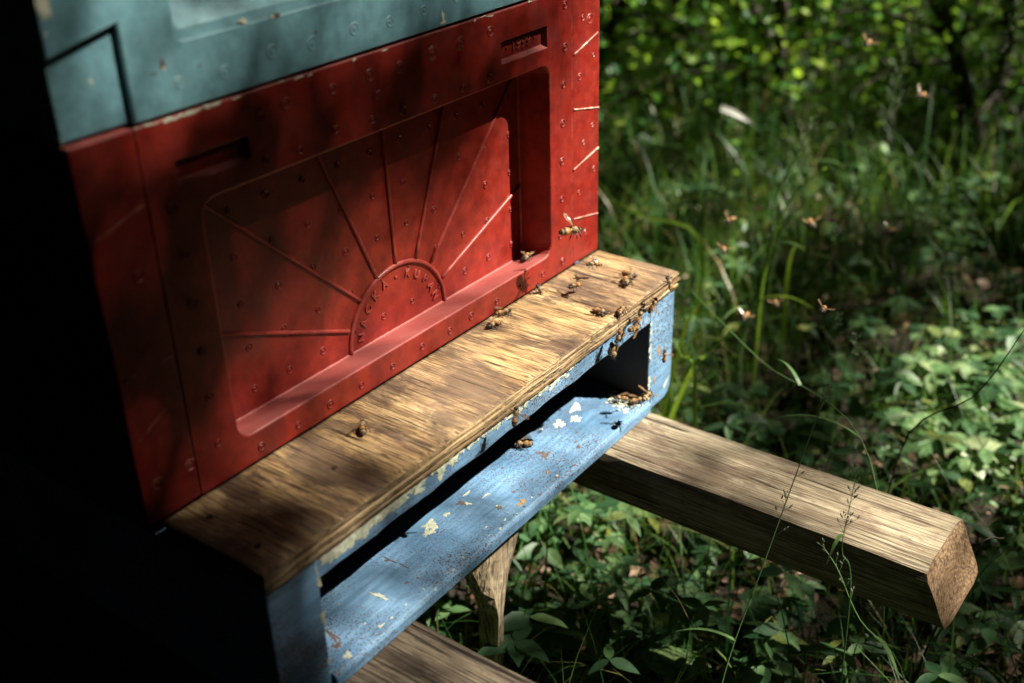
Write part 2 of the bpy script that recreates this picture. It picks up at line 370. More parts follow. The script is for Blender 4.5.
for i in range(-6, 6):                     # ejector marks on a regular grid
    for j in range(-1, 6):
        x = .2636 + (i + .5) * .0325 + random.uniform(-.0008, .0008); z = .1285 + (j - 3) * .0325 + random.uniform(-.0006, .0006)
        if .086 < x < .419 and .024 < z < .176: ring(x, z, dep, random.uniform(.0022, .0030), mi=1)
for x, z in ((.189, .2244), (.2234, .2252), (.2527, .224), (.2869, .2255), (.3179, .2258), (.3521, .2271), (.188, .1985), (.2222, .1959), (.253, .1943), (.2862, .1936), (.3178, .1936), (.3497, .1935), (.156, .1945), (.128, .196),
             (.4482, .2282), (.4479, .1951), (.4454, .1653), (.4442, .1335), (.4429, .1011), (.4421, .068), (.0588, .1596), (.0587, .1285), (.059, .096), (.059, .064), (.0594, .0301), (.056, .1895), (.149, .2255), (.128, .223),
             (.0923, .0095), (.1255, .009), (.1566, .0095), (.1879, .0096), (.2212, .0095), (.2549, .0108), (.288, .0098), (.3147, .0112), (.348, .0105), (.381, .0100), (.4128, .0098), (.4428, .0102), (.4390, .0350)):
    ring(x, z, 0, random.uniform(.0030, .0046) if z > .21 else random.uniform(.0024, .0036), .0007, 1)
for x, z, rd in ((.2869, .2255, .0052), (.2527, .2243, .0035), (.3179, .2258, .0048), (.23, .2110, .0030)):
    ring(x, z, 0, rd, .0005, 1)
chips_on_seam(bm)
obj('front_panel', bm, [M['red'], M['ringed'], M['chip']], red)
# rays and arch of the sunburst
CX, CZ = .2636, .0160
bm = bmesh.new()
y = dep - .0003
arch = [(CX + .0542 * math.cos(R(a)), y, CZ + .0512 * math.sin(R(a))) for a in range(-4, 185, 6)]
tube(bm, arch, .0019, 8)
obj('arch_rib', bm, M['rib'], red)
for (a, b2) in (((.0815, .0885), (.2098, .0350)), ((.0860, .1835), (.2245, .0535)), ((.1945, .1834), (.2437, .0640)), ((.2616, .1834), (.2642, .0685)), ((.3338, .1834), (.2867, .0640)), ((.4210, .1780), (.3040, .0545)), ((.4222, .0800), (.3165, .0365))):
    bm = bmesh.new(); A = Vector((a[0], y, a[1])); B = Vector((b2[0], y, b2[1]))
    tube(bm, [A.lerp(B, t) + Vector((0, random.uniform(-.0001, .0001), 0)) for t in np.linspace(0, 1, 12)], .0016, 8)
    obj('ray_rib', bm, M['rib'], red)
def text_on_plane(name, s, size, x, z, yy, ang, mat, parent, ext=.0005):
    cu = bpy.data.curves.new(name, 'FONT'); cu.body = s; cu.size = size; cu.extrude = ext; cu.align_x = 'CENTER'; cu.align_y = 'CENTER'; cu.bevel_depth = .00015
    t = bpy.data.objects.new(name, cu); col.objects.link(t)
    dg = bpy.context.evaluated_depsgraph_get(); me = bpy.data.meshes.new_from_object(t.evaluated_get(dg))
    col.objects.unlink(t); bpy.data.objects.remove(t)
    me.transform(Matrix.Translation((x, yy, z)) @ Matrix.Rotation(ang, 4, 'Y') @ Matrix.Rotation(R(90), 4, 'X'))
    me.materials.clear(); me.materials.append(mat)
    o = bpy.data.objects.new(name, me); link(o, parent); o.matrix_parent_inverse = Matrix.Translation(-Vector(parent.location)); return o
letters = [('N', .2215, .0248), ('A', .2256, .0346), ('C', .2315, .0439), ('K', .2401, .0512), ('A', .2506, .0563), ('-', .2636, .0585), ('K', .2765, .0560), ('U', .2868, .0510), ('P', .2960, .0437), ('A', .3020, .0348), ('N', .3060, .0252)]
for ch, x, z in letters:
    ang = math.atan2(x - CX, (z - CZ))
    text_on_plane('letter', ch, .0092, x, z, dep - .0006, ang, M['rib'], red)
text_on_plane('number_plate_text', '· 1999 ·', .0128, .3943, .2090, .0042, 0, M['rib'], red, .0005)
# corner strips with worn raised ridges
def ridge(bm, x0, z0, x1, z1, yy, r=.0008, mi=1):
    A = Vector((x0, yy, z0)); B = Vector((x1, yy, z1))
    tube(bm, [A.lerp(B, t) for t in np.linspace(0, 1, 10)], [r * random.uniform(.5, 1.2) for _ in range(10)], 6, mi)
M['ridge'] = painted('worn_ridge', (.42, .10, .07), (.62, .34, .26), (.70, .55, .45), (.5, .2, .15), .66, .5, chip_amt=.6)
bm = bmesh.new(); add_box(bm, .4588, .5, .0003, .36, .0006, H - .0012, .0014)
for q in ((.4609, .1859, .4965, .1969), (.4608, .1405, .4992, .1327), (.4600, .0882, .4990, .0973), (.4606, .0434, .4985, .0361)): ridge(bm, *q, .0001)
ring(.4696, .1660, .0004, .0030); ring(.4902, .1795, .0004, .0018); ring(.4684, .0651, .0004, .0024); ring(.492, .0798, .0004); ring(.4756, .1083, .0004, .0022); ring(.4842, .2102, .0004, .0042); ring(.4787, .0250, .0004); ring(.489, .1200, .0004, .002); ring(.474, .2130, .0004, .0025)
obj('corner_strip', bm, [M['red'], M['ridge']], red)
bm = bmesh.new(); add_box(bm, 0, .0411, .0003, .36, .0006, H - .0012, .0014)
for q in ((.002, .1859, .038, .1969), (.003, .1015, .038, .1020), (.006, .0600, .0385, .0780)): ridge(bm, *q, .0006, .0006, 0)
for i, (x, z, a, b2) in enumerate(((.0251, .1286, .0022, .0030), (.0241, .1142, .0014, .0030), (.0253, .2024, .0028, .0020), (.023, .0989, .0009, .0010), (.033, .1010, .0008, .0008), (.0273, .0990, .0006, .0012))):
    patch(bm, (x, .0007, z), (1, 0, 0), (0, 0, 1), a, b2, .0004, 1, seed=i)
for i in range(10):
    zz = random.choice((.012, .02, .035, .05, .235, .11, .17)) + random.uniform(-.006, .006)
    patch(bm, (.0009, .0022, zz), (1, -1, 0), (0, 0, 1), .0008, random.uniform(.0008, .003), .0004, 1, seed=20 + i)
for x, z in ((.012, .0264), (.0365, .0264), (.0267, .1583)): ring(x, z, .0008, .004, .0012)
obj('corner_strip', bm, [M['red'], M['chip']], red)
# ------------------------------------------------------------------ teal hive box
T0, T1 = .2407, .4810
teal = thing('hive_box', 'teal painted beehive box stacked on top of the red one', 'hive box', (0.25, 0.25, T0), 'stacked boxes of the beehive')
bm = bmesh.new(); add_box(bm, .0012, .4988, .0225, .4995, T0, T1, .002); obj('shell', bm, M['teal'], teal)
bm = bmesh.new()
def teal_outline(i):
    pts = [(.0429 + i, T0 + .0006 + i), (.4571 - i, T0 + .0006 + i), (.4571 - i, .2947 + i), (.5 - i, .2853 + i), (.5 - i, T1 - i), (0 + i, T1 - i), (0 + i, .2853 + i), (.0429 + i, .2947 + i)]
    out = []
    for k in range(8):
        a = pts[k]; b2 = pts[(k + 1) % 8]
        for t in (0, 1 / 3, 2 / 3): out.append((lerp(a[0], b2[0], t), lerp(a[1], b2[1], t)))
    return out
outer = loops(bm, [(teal_outline(.0008), 0), (teal_outline(0), .0008), (teal_outline(0), .0222)], cap=False)
st = []
for k in range(4):
    a = R(30 * k); o = .0010 * (1 - math.sin(a)); st.append((rr(.0775 - o, .4225 + o, .2775 - o, .372 + o, .004 + o), .0010 * (1 - math.cos(a))))
st.append((rr(.0785, .4215, .2835, .3712, .0035), .0022)); st.append((rr(.0790, .4210, .300, .370, .003), .0170)); st.append((rr(.0795, .4205, .302, .368, .003), .0180))
hh = loops(bm, st); sheet(bm, [outer, hh])
def tring(x, z): ring(x, z, 0, random.uniform(.003, .0045), .0004)
for x in np.arange(.075, .46, .0345): tring(x + random.uniform(-.003, .003), .256 + random.uniform(-.002, .002))
for i, (x, z, a, b2, mi) in enumerate(((.066, .268, .0018, .0040, 2), (.0665, .2665, .0009, .0022, 1), (.060, .2645, .0022, .0007, 2), (.125, .2795, .0035, .0018, 1), (.150, .2775, .0045, .0014, 2), (.147, .2775, .002, .0012, 1), (.090, .262, .001, .0008, 2), (.18, .262, .0012, .001, 2), (.30, .248, .0013, .0045, 1), (.30, .2440, .003, .0012, 1))):
    patch(bm, (x, -.0001, z), (1, 0, 0), (0, 0, 1), a, b2, .0003, mi, seed=80 + i)
patch(bm, (.0038, -.0001, .3105), (1, 0, 0), (0, 0, 1), .0045, .0070, .0006, 1, seed=141, jag=.2); patch(bm, (.0008, .0015, .3015), (1, -1, 0), (0, 0, 1), .0012, .0022, .0006, 1, seed=142)
patch(bm, (.0020, .0002, .2975), (1, 0, 0), (0, 0, 1), .0014, .0014, .0005, 1, seed=143)
obj('front_panel', bm, [M['teal'], M['chip'], M['flake']], teal)
bm = bmesh.new(); add_box(bm, .0004, .0423, .0048, .0224, T0 + .0006, .2945, .0010)
for i, (z, a, b2) in enumerate(((.243, .0012, .003), (.2565, .0008, .0022), (.262, .0010, .0014), (.249, .0008, .001), (.268, .0007, .001), (.2795, .0012, .0010))):
    patch(bm, (.0009, .0055, z), (1, -1, 0), (0, 0, 1), a, b2, .0006, 1, seed=120 + i)
patch(bm, (.0245, .0047, .268), (1, 0, 0), (0, 0, 1), .0008, .0025, .0003, 1, seed=131)
obj('corner_block', bm, [M['teal'], M['chip']], teal)
bm = bmesh.new(); add_box(bm, .4577, .4996, .0048, .0224, T0 + .0006, .2945, .0010); obj('corner_block', bm, M['teal'], teal)


# ------------------------------------------------------------------ blue hive floor with landing board
floor = thing('hive_floor', 'weathered blue hive floor with a wooden landing board, under the red box', 'hive floor', (0.25, 0.2, -.125))
def skew(bm):
    for v in bm.verts:
        if v.co.y < -.05: v.co.y += -.007 * (1 - v.co.x / .5)
def cheek(x0, x1, out):
    bm = bmesh.new()
    if out > 0: pts = [(x0, -.123), (x1 - .012, -.123), (x1 - .006, -.1205), (x1 - .0015, -.114), (x1, -.106), (x1, -.0156), (x0, -.0156)]
    else: pts = [(x1, -.123), (x0 + .006, -.123), (x0, -.117), (x0, -.0156), (x1, -.0156)]
    prism(bm, pts, -.0805, .498, 'y', .0012)
    ins = x0 if out > 0 else x1
    rs = random.Random(5 + out)
    for i in range(16):
        patch(bm, (ins + (.001 if out > 0 else -.001) + rs.uniform(-.0008, .0008), -.0806, rs.uniform(-.118, -.018)), (1, 0, 0), (0, 0, 1), rs.uniform(.0007, .0022), rs.uniform(.0008, .0035), .0006, rs.choice((1, 1, 2)), seed=200 + i, n=14)
    if out > 0:
        patch(bm, (.474, -.0806, -.068), (1, 0, 0), (0, 0, 1), .0025, .006, .0003, 3, seed=250); patch(bm, (.489, -.0806, -.1085), (1, 0, 1), (-1, 0, 1), .006, .0018, .0005, 1, seed=251)
        patch(bm, (.468, -.0806, -.095), (1, 0, 0), (0, 0, 1), .002, .004, .0003, 3, seed=252)
    bm.normal_update()
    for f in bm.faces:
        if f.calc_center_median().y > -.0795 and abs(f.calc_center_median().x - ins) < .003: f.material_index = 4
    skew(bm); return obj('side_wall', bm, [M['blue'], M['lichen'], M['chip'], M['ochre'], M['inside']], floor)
cheek(.0105, .0520, -1); cheek(.4570, .4992, 1)
bm = bmesh.new()                                            # rail under the landing board
n = 60; top = -.0157
pr = []
for i in range(n + 1):
    x = lerp(.0523, .4567, i / n); w = .0006 * math.sin(i * .7) + random.uniform(-.0003, .0003)
    pr.append([bm.verts.new((x, yy, zz)) for yy, zz in ((-.0795, top), (-.0800, -.0325 + w), (-.0790, -.0340 + w), (-.062, -.0340), (-.062, top))])
for a, b2 in zip(pr, pr[1:]):
    for k in range(5): bm.faces.new((a[k], a[(k + 1) % 5], b2[(k + 1) % 5], b2[k]))
bm.faces.new(pr[0]); bm.faces.new(pr[-1])
rs = random.Random(3)
for i in range(230):                                         # lichen and bare patches along its upper edge
    x = .055 + .29 * rs.random() ** 1.15; big = 1.0 if x < .16 else .7
    patch(bm, (x, -.0800, -.0172 - abs(rs.gauss(0, .0032)) * big), (1, 0, 0), (0, 0, 1), rs.uniform(.001, .0062) * big, rs.uniform(.0008, .0036) * big, rs.uniform(.0003, .0008), rs.choice((1, 1, 2)), seed=300 + i, n=14)
for i, (x, z, a, b2) in enumerate(((.085, -.0235, .010, .005), (.066, -.024, .008, .005), (.172, -.0240, .006, .0045), (.186, -.022, .004, .004), (.21, -.019, .006, .002), (.256, -.0195, .0035, .002), (.105, -.0225, .009, .0045), (.125, -.021, .008, .004), (.150, -.0205, .007, .0035), (.235, -.0185, .005, .0022), (.285, -.0190, .004, .002))):
    patch(bm, (x, -.0801, z), (1, 0, 0), (0, 0, 1), a, b2, .0008, 1, seed=400 + i, n=30, jag=.5)
skew(bm); obj('front_rail', bm, [M['blue'], M['lichen'], M['chip']], floor)
bm = bmesh.new()                                            # floor plank
prism(bm, [(-.0845, -.1140), (-.0825, -.1110), (-.078, -.1105), (.46, -.1105), (.46, -.124), (-.080, -.124), (-.0845, -.1215)], .0525, .4565, 'x', .0008)
fl = [(.2076, -.0381, .0075, .0045, 1), (.2000, -.043, .006, .003, 1), (.1253, -.0591, .0020, .0060, 1), (.3343, -.0557, .0045, .0040, 3), (.3340, -.0500, .0030, .0030, 3), (.2702, -.0760, .0045, .0024, 4), (.2550, -.0660, .0030, .0022, 3), (.262, -.050, .0035, .0010, 1), (.245, -.045, .0018, .0030, 1),
      (.2427, -.0400, .0035, .0030, 3), (.1591, -.0409, .0010, .0065, 3), (.1600, -.0530, .0006, .0050, 3), (.315, -.0700, .0022, .0014, 4), (.36, -.070, .003, .002, 3), (.225, -.040, .0028, .0026, 1), (.255, -.036, .0035, .0012, 1), (.38, -.038, .007, .004, 1), (.395, -.045, .006, .004, 1), (.41, -.035, .008, .004, 2),
      (.443, -.071, .007, .006, 2), (.437, -.062, .006, .005, 2), (.449, -.060, .004, .006, 1), (.431, -.073, .004, .003, 1), (.078, -.060, .002, .006, 3), (.073, -.068, .003, .003, 3), (.070, -.0780, .004, .002, 2)]
for i, (x, yv, a, b2, mi) in enumerate(fl):
    patch(bm, (x, yv, -.11045), (1, 0, 0), (0, 1, 0), a, b2, .0004 if mi == 3 else .0010, mi, seed=500 + i, n=26, jag=.5)
rs = random.Random(8)
for i in range(60):
    patch(bm, (rs.uniform(.06, .45), -.0795 + rs.uniform(-.002, .002) if i < 30 else rs.uniform(-.08, -.03), -.1104), (1, 0, 0), (0, 1, 0), rs.uniform(.0005, .0022), rs.uniform(.0004, .0014), .0004, rs.choice((1, 2, 3, 3)), seed=600 + i, n=12)
for i in range(34):                                         # crumbs of wax and pollen at the right of the entrance
    x = rs.gauss(.441, .006); yv = rs.gauss(-.064, .008)
    patch(bm, (min(x, .455), max(yv, -.08), -.1100), (1, 0, rs.uniform(-.5, .5)), (0, 1, rs.uniform(-.5, .5)), rs.uniform(.0008, .0026), rs.uniform(.0008, .002), rs.uniform(.0008, .0022), 2, seed=700 + i, n=8)
for v in bm.verts:
    if v.co.y < -.05: v.co.y += -.007 * (1 - v.co.x / .5) * min(1, (-.05 - v.co.y) / .03)
obj('floor_plank', bm, [M['blue'], M['lichen'], M['chip'], M['flake'], M['ochre']], floor)
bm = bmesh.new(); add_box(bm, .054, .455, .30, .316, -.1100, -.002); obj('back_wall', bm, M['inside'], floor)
# landing board: dense top sheet with splits running across it
cracks = [(.052, 0, .06, .0005), (.081, .02, .09, .0007), (.118, 0, .05, .0005), (.139, .03, .085, .0006), (.175, 0, .04, .0006), (.203, .045, .09, .0008), (.226, 0, .055, .0006), (.249, .02, .075, .0007), (.271, .055, .09, .0008),
          (.297, 0, .035, .0009), (.310, .03, .07, .0007), (.334, .05, .088, .0009), (.352, 0, .03, .0006), (.371, .035, .07, .0007), (.4035, 0, .085, .0022), (.4039, 0, .085, .0022), (.4043, .01, .085, .0018), (.4300, .0, .03, .0016), (.2950, .05, .088, .0014), (.4105, .02, .088, .0010), (.428, .01, .06, .0006), (.447, .04, .09, .0007), (.468, 0, .04, .0005), (.484, .03, .09, .0006), (.033, .03, .09, .0007), (.161, .05, .09, .0006), (.188, .02, .05, .0004)]
for _ in range(40): 
    a = random.uniform(0, .07); cracks.append((random.uniform(.012, .497), a, a + random.uniform(.01, .035), random.uniform(.0002, .0004)))
bm = bmesh.new(); nxg, nyg = 560, 36
bx0, bx1 = .0097, .4998; fy = -.0835; th = .0152
grid = []
for j in range(nyg + 1):
    row = []
    for i in range(nxg + 1):
        x = lerp(bx0, bx1, i / nxg); s = j / nyg; yv = s * fy
        if j == nyg: yv += .0006 * mnoise.noise(Vector((x * 60, 0, 0))) + .0004 * mnoise.noise(Vector((x * 300, 1, 0)))
        z = .00045 * mnoise.noise(Vector((x * 260, yv * 12, 2))) + .0004 * mnoise.noise(Vector((x * 40, yv * 14, 5)))
        for xc, d0, d1, dd in cracks:
            if abs(x - xc) < .006 and d0 - .004 < -yv < d1 + .004:
                xx = xc + .0016 * mnoise.noise(Vector((yv * 35, xc * 90, 0))) + (yv * .03)
                f = max(0, min(1, (-yv - d0 + .004) / .008, (d1 + .004 + yv) / .008)); z -= .6 * dd * f * math.exp(-((x - xx) / .00055) ** 2)
        if j > nyg - 2: z -= .0005
        if i in (0, nxg): z -= .0006
        row.append(bm.verts.new((x, yv, z)))
    grid.append(row)
for j in range(nyg):
    for i in range(nxg):
        bm.faces.new((grid[j][i], grid[j][i + 1], grid[j + 1][i + 1], grid[j + 1][i])).smooth = True
# edge: plies stand proud or recede a little
layers = [(-.0012, .0003), (-.0030, -.0002), (-.0034, .0008), (-.0062, .0010), (-.0066, -.0003), (-.0092, -.0004), (-.0096, .0010), (-.0122, .0012), (-.0126, .0000), (-.0150, .0003)]
per = [grid[j][0] for j in range(nyg)] + [grid[nyg][i] for i in range(nxg)] + [grid[j][nxg] for j in range(nyg, 0, -1)] + [grid[0][i] for i in range(nxg, 0, -1)]
prev = per
for z, off in layers:
    cur = []
    for v in per:
        wz = .0009 * mnoise.noise(Vector((v.co.x * 25, z * 100, 4))) * (1 if v.co.y < -.01 else 0)
        cur.append(bm.verts.new((v.co.x + (off if v.co.x < .011 else (-off if v.co.x > .499 else 0)), v.co.y + (off + .0004 * mnoise.noise(Vector((v.co.x * 200, z * 900, 0))) if v.co.y < -.08 else 0), z + (wz if z > -.0149 else 0))))
    for k in range(len(per)):
        kk = (k + 1) % len(per); bm.faces.new((prev[k], prev[kk], cur[kk], cur[k])).material_index = 1
    prev = cur
bm.faces.new(prev[::-1]).material_index = 1
skew_in = [(v, v.co.y) for v in bm.verts]
for v, yv in skew_in: v.co.y += -.007 * (1 - v.co.x / .5) * max(0, min(1, -yv / .0835))
for i, (x, yv, a, b2) in enumerate(((.178, -.030, .0035, .006), (.196, -.040, .003, .008))): pass
lb = obj('landing_board', bm, [M['board'], M['board_edge']], floor)
def disc(name, x, yv, z, r, h, mat, slot=False):
    bm = bmesh.new(); n = 16; prof = [(r, 0), (r, h * .5), (r * .8, h), (r * .4, h * 1.1)]
    rg = [[bm.verts.new((x + q * math.cos(2 * math.pi * k / n), yv + q * math.sin(2 * math.pi * k / n), z + hh)) for k in range(n)] for q, hh in prof]
    for a, b2 in zip(rg, rg[1:]):
        for k in range(n): bm.faces.new((a[k], a[(k + 1) % n], b2[(k + 1) % n], b2[k])).smooth = True
    bm.faces.new(rg[-1])
    if slot:
        add_box(bm, x - r * .75, x + r * .75, yv - r * .12, yv + r * .12, z + h * 1.0, z + h * 1.35); add_box(bm, x - r * .12, x + r * .12, yv - r * .75, yv + r * .75, z + h * 1.0, z + h * 1.32)
    obj(name, bm, mat, floor)
disc('screw', .4757, -.0122, .0002, .0032, .0016, M['metal'], True)
for x, yv in ((.0293, -.0207), (.0267, -.0666), (.1112, -.0472)): disc('nail_head', x, yv, -.0004, .0022, .0012, M['rust'])

# ------------------------------------------------------------------ supporting timbers
def beam(name, x0, x1, y0, y1, z0, z1, slant, mats, label, parent_loc, end_split=0.0):
    root = thing(name, label, 'beam', parent_loc)
    bm = bmesh.new(); n = 90; rings_ = []; r = .003
    def prof(t):
        pts = []
        nn = 6
        for (ax, az, bx, bz) in ((x0, z0, x1, z0), (x1, z0, x1, z1), (x1, z1, x0, z1), (x0, z1, x0, z0)):
            for k in range(nn): pts.append([lerp(ax, bx, k / nn), lerp(az, bz, k / nn)])
        return pts
    for i in range(n + 1):
        yv = lerp(y0, y1, i / n); ring_ = []
        for x, z in prof(0):
            cxm = (x0 + x1) / 2; czm = (z0 + z1) / 2
            corner = min(abs(x - x0), abs(x - x1)) < .001 and min(abs(z - z0), abs(z - z1)) < .001
            if corner: x += .0022 * (1 if x < cxm else -1); z += .0022 * (1 if z < czm else -1)
            nz = Vector((x * 90, yv * 14, z * 90)); x2 = x + .0011 * mnoise.noise(nz); z2 = z + .0011 * mnoise.noise(nz + Vector((9, 9, 9)))
            ys_ = yv - (slant * (z1 - z) / (z1 - z0)) * max(0, 1 - i / 12)
            ring_.append(bm.verts.new((x2, ys_, z2)))
        rings_.append(ring_)
    for a, b2 in zip(rings_, rings_[1:]):
        for k in range(len(a)): bm.faces.new((a[k], a[(k + 1) % len(a)], b2[(k + 1) % len(a)], b2[k])).smooth = False
    bm.faces.new(rings_[-1]); f0 = bm.faces.new(rings_[0][::-1]); f0.material_index = 1
    obj('timber', bm, mats, root); return root
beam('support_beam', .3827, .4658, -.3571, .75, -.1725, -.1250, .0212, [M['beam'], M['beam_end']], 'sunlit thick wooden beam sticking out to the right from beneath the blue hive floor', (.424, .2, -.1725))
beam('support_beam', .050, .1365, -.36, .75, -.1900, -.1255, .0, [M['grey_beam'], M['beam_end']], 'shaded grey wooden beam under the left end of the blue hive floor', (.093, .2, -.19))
# short leaning stake
stake = thing('wooden_stake', 'short leaning chunk of pale wood below the blue hive floor', 'stake', (.30, -.02, G))
bm = bmesh.new(); n = 22; rg = []
for i in range(n + 1):
    t = i / n; c = Vector((.2670, -.050, -.126)).lerp(Vector((.2760, -.030, G - .02)), t)
    wv = max(.006, .050 - .11 * t); ring_ = []
    for k in range(12):
        a = 2 * math.pi * k / 12; q = 1 / max(abs(math.cos(a)), abs(math.sin(a))) ** .75
        nz = .0022 * mnoise.noise(Vector((math.cos(a) * 2, math.sin(a) * 2, t * 6)))
        ring_.append(bm.verts.new(c + Vector(((wv * q + nz) * math.cos(a), (.011 * q + nz) * math.sin(a), 0))))
    rg.append(ring_)
for a, b2 in zip(rg, rg[1:]):
    for k in range(12): bm.faces.new((a[k], a[(k + 1) % 12], b2[(k + 1) % 12], b2[k]))
bm.faces.new(rg[0]); bm.faces.new(rg[-1]); obj('timber', bm, M['stake'], stake)

# ------------------------------------------------------------------ bees
def bee_meshes():
    bm = bmesh.new()
    prof = [(-.0072, .0002), (-.0068, .0010), (-.0055, .0017), (-.0042, .0021), (-.0028, .0022), (-.0014, .0019), (-.0004, .0012), (0, .0007), (.0005, .0011), (.0014, .0019), (.0024, .0022), (.0034, .0019), (.0041, .0011), (.0044, .0008), (.0048, .0013), (.0055, .0016), (.0062, .0013), (.0067, .0005)]
    n = 14; rg = []
    for x, r in prof:
        zc = .0028 + (-.12 * (-x) if x < -.001 else 0) - (.0004 if x > .0043 else 0); sq = .92 if x < 0 else 1.0
        rg.append([bm.verts.new((x, r * math.cos(2 * math.pi * k / n), zc + sq * r * math.sin(2 * math.pi * k / n))) for k in range(n)])
    for a, b2 in zip(rg, rg[1:]):
        for k in range(n): bm.faces.new((a[k], a[(k + 1) % n], b2[(k + 1) % n], b2[k])).smooth = True
    bm.faces.new(rg[0]); bm.faces.new(rg[-1])
    for s in (-1, 1):                                       # legs, eyes, antennae
        for x, fx, out in ((.0030, .0050, .0040), (.0020, .0018, .0048), (.0010, -.0030, .0046)):
            tube(bm, [(x, s * .0010, .0020), (lerp(x, fx, .4), s * out * .62, .0034), (lerp(x, fx, .8), s * out * .9, .0010), (fx, s * out * 1.05, .0001)], [.0004, .00035, .0003, .00012], 5, 1)
        tube(bm, [(.0062, s * .0005, .0030), (.0076, s * .0011, .0040), (.0092, s * .0018, .0032)], [.0002, .00015, .00014], 4, 1)
        r = bmesh.ops.create_uvsphere(bm, u_segments=8, v_segments=6, radius=.0007)
        for v in r['verts']: v.co = Vector((v.co.x * .9 + .0056, v.co.y * .6 + s * .0013, v.co.z * 1.3 + .0026))
        for f in {f for v in r['verts'] for f in v.link_faces}: f.material_index = 1; f.smooth = True
    rs = random.Random(2)
    for _ in range(170):                                    # fuzz of the thorax
        a = rs.uniform(0, 2 * math.pi); x = rs.uniform(.0003, .0043); r = .0019 * math.sqrt(max(.1, 1 - ((x - .0023) / .0026) ** 2))
        d = Vector(((x - .0023) * 180, math.cos(a), math.sin(a))).normalized(); p = Vector((x, r * math.cos(a), .0028 + r * math.sin(a)))
        t = Vector((.2, -math.sin(a), math.cos(a))).normalized() * .00009
        bm.faces.new([bm.verts.new(q) for q in (p - t, p + t, p + d * .0009)]).material_index = 2
    return bm
def wing_bm(s, spread, hind):
    bm = bmesh.new(); L_, Wd = (.0058, .0019) if hind else (.0085, .0026)
    out = [(0, 0), (.15, .22), (.4, .42), (.7, .52), (.9, .42), (1, .15), (.96, -.15), (.7, -.28), (.35, -.22), (.1, -.1)]
    up = 22 if spread > 40 else 6
    Mx = Matrix.Translation((.0016 - (.0008 if hind else 0), s * .0013, .0046)) @ Matrix.Rotation(s * R(180 - spread - (8 if hind else 0)), 4, 'Z') @ Matrix.Rotation(R(-up), 4, 'Y')
    vs = [bm.verts.new(Mx @ Vector((x * L_, s * y * Wd * 1.4 * -1, .0002 * math.sin(x * 9)))) for x, y in out]
    vs2 = [bm.verts.new(v.co + Vector((0, 0, .00004))) for v in vs]
    bm.faces.new(vs); bm.faces.new(vs2[::-1])
    for k in range(len(vs)): bm.faces.new((vs[k], vs[(k + 1) % len(vs)], vs2[(k + 1) % len(vs)], vs2[k]))
    return bm
protos = {}
bee_body = None
def make_bee(kind):
    global bee_body
    root = bpy.data.objects.new('honey_bee', None); link(root); root.empty_display_size = .01
    if bee_body is None:
        o = obj('body', bee_meshes(), [M['bee'], M['bee_dark'], M['bee_fuzz']], root); bee_body = o.data
    else:
        o = bpy.data.objects.new('body', bee_body); link(o, root)
    sp = {'rest': 22, 'fly': 68}[kind]
    for s in (-1, 1):
        for hind in (False, True): obj('wing', wing_bm(s, sp + (10 if hind else 0), hind), M['wing'], root)
    return root
def put_bee(kind, loc, head, up, label, scale=1.0, group=None, roll=0):
    if kind not in protos: root = protos[kind] = make_bee(kind)
    else:
        p = protos[kind]; root = p.copy(); col.objects.link(root)
        for ch in p.children:
            c = ch.copy(); col.objects.link(c); c.parent = root; c.matrix_parent_inverse = Matrix.Identity(4)
    z = Vector(up).normalized(); x = Vector(head); x = (x - z * x.dot(z)).normalized(); yv = z.cross(x)
    Mx = Matrix((x, yv, z)).transposed().to_4x4() @ Matrix.Rotation(roll, 4, 'X')
    root.matrix_world = Matrix.Translation(loc) @ Mx @ Matrix.Scale(scale, 4)
    tag(root, label, 'bee', group or ('bees crawling on the hive' if kind == 'rest' else 'bees flying around the hive'))
    return root
Z = (0, 0, 1); Yn = (0, -1, 0)
put_bee('rest', (.4128, .0165, .0190), (-.5, -.2, 0), Z, 'bee sitting on the red ledge at the bottom right of the recessed panel', 1.12)
put_bee('rest', (.4205, .0240, .0175), (1, .5, .3), Z, 'half shaded bee behind another in the dark corner of the red recess', .95)
put_bee('rest', (.3976, -.0062, .0015), (-.4, .6, .7), (0, -1, .35), 'bee climbing up where the red wall meets the landing board', 1.05)
put_bee('rest', (.3476, -.0065, 0), (.9, -.45, 0), Z, 'bee on the landing board close to the red wall, farther of a pair', 1.1)
put_bee('rest', (.3271, -.0135, 0), (-.8, .2, 0), Z, 'bee on the landing board, nearer and lower of a pair beside the red wall', 1.1)
put_bee('rest', (.3924, -.0710, 0), (-.1, -.95, 0), Z, 'lone bee with orange banded body on the landing board near its front edge', 1.1)
put_bee('rest', (.4520, -.0590, 0), (-.7, -.5, 0), Z, 'larger bee of the pair near the right end of the landing board', 1.25)
put_bee('rest', (.4650, -.0540, .0005), (-.2, -1, 0), Z, 'paler bee touching its neighbour near the right end of the landing board', 1.15)
put_bee('rest', (.4030, -.0850, .0003), (.8, .2, 0), Z, 'bee on the front edge of the landing board, at the top of the cluster', 1.05)
put_bee('rest', (.4050, -.0930, -.0110), (.9, 0, -.15), Yn, 'bee clinging sideways to the plywood edge above the blue rail', 1.25)
put_bee('rest', (.3830, -.0925, -.0080), (-.6, 0, -.6), Yn, 'bee climbing over the plywood edge at the left of the cluster', 1.05)
put_bee('rest', (.3791, -.0890, -.0215), (.15, 0, -1), Yn, 'bee hanging head down on the blue rail under the cluster', 1.15)
put_bee('rest', (.4180, -.0900, -.0070), (.5, 0, .8), Yn, 'bee at the right of the cluster on the plywood edge', 1.1)
put_bee('rest', (.4400, -.0900, -.0060), (.6, 0, .5), Yn, 'bee on the plywood edge above the dark entrance slot', 1.1)
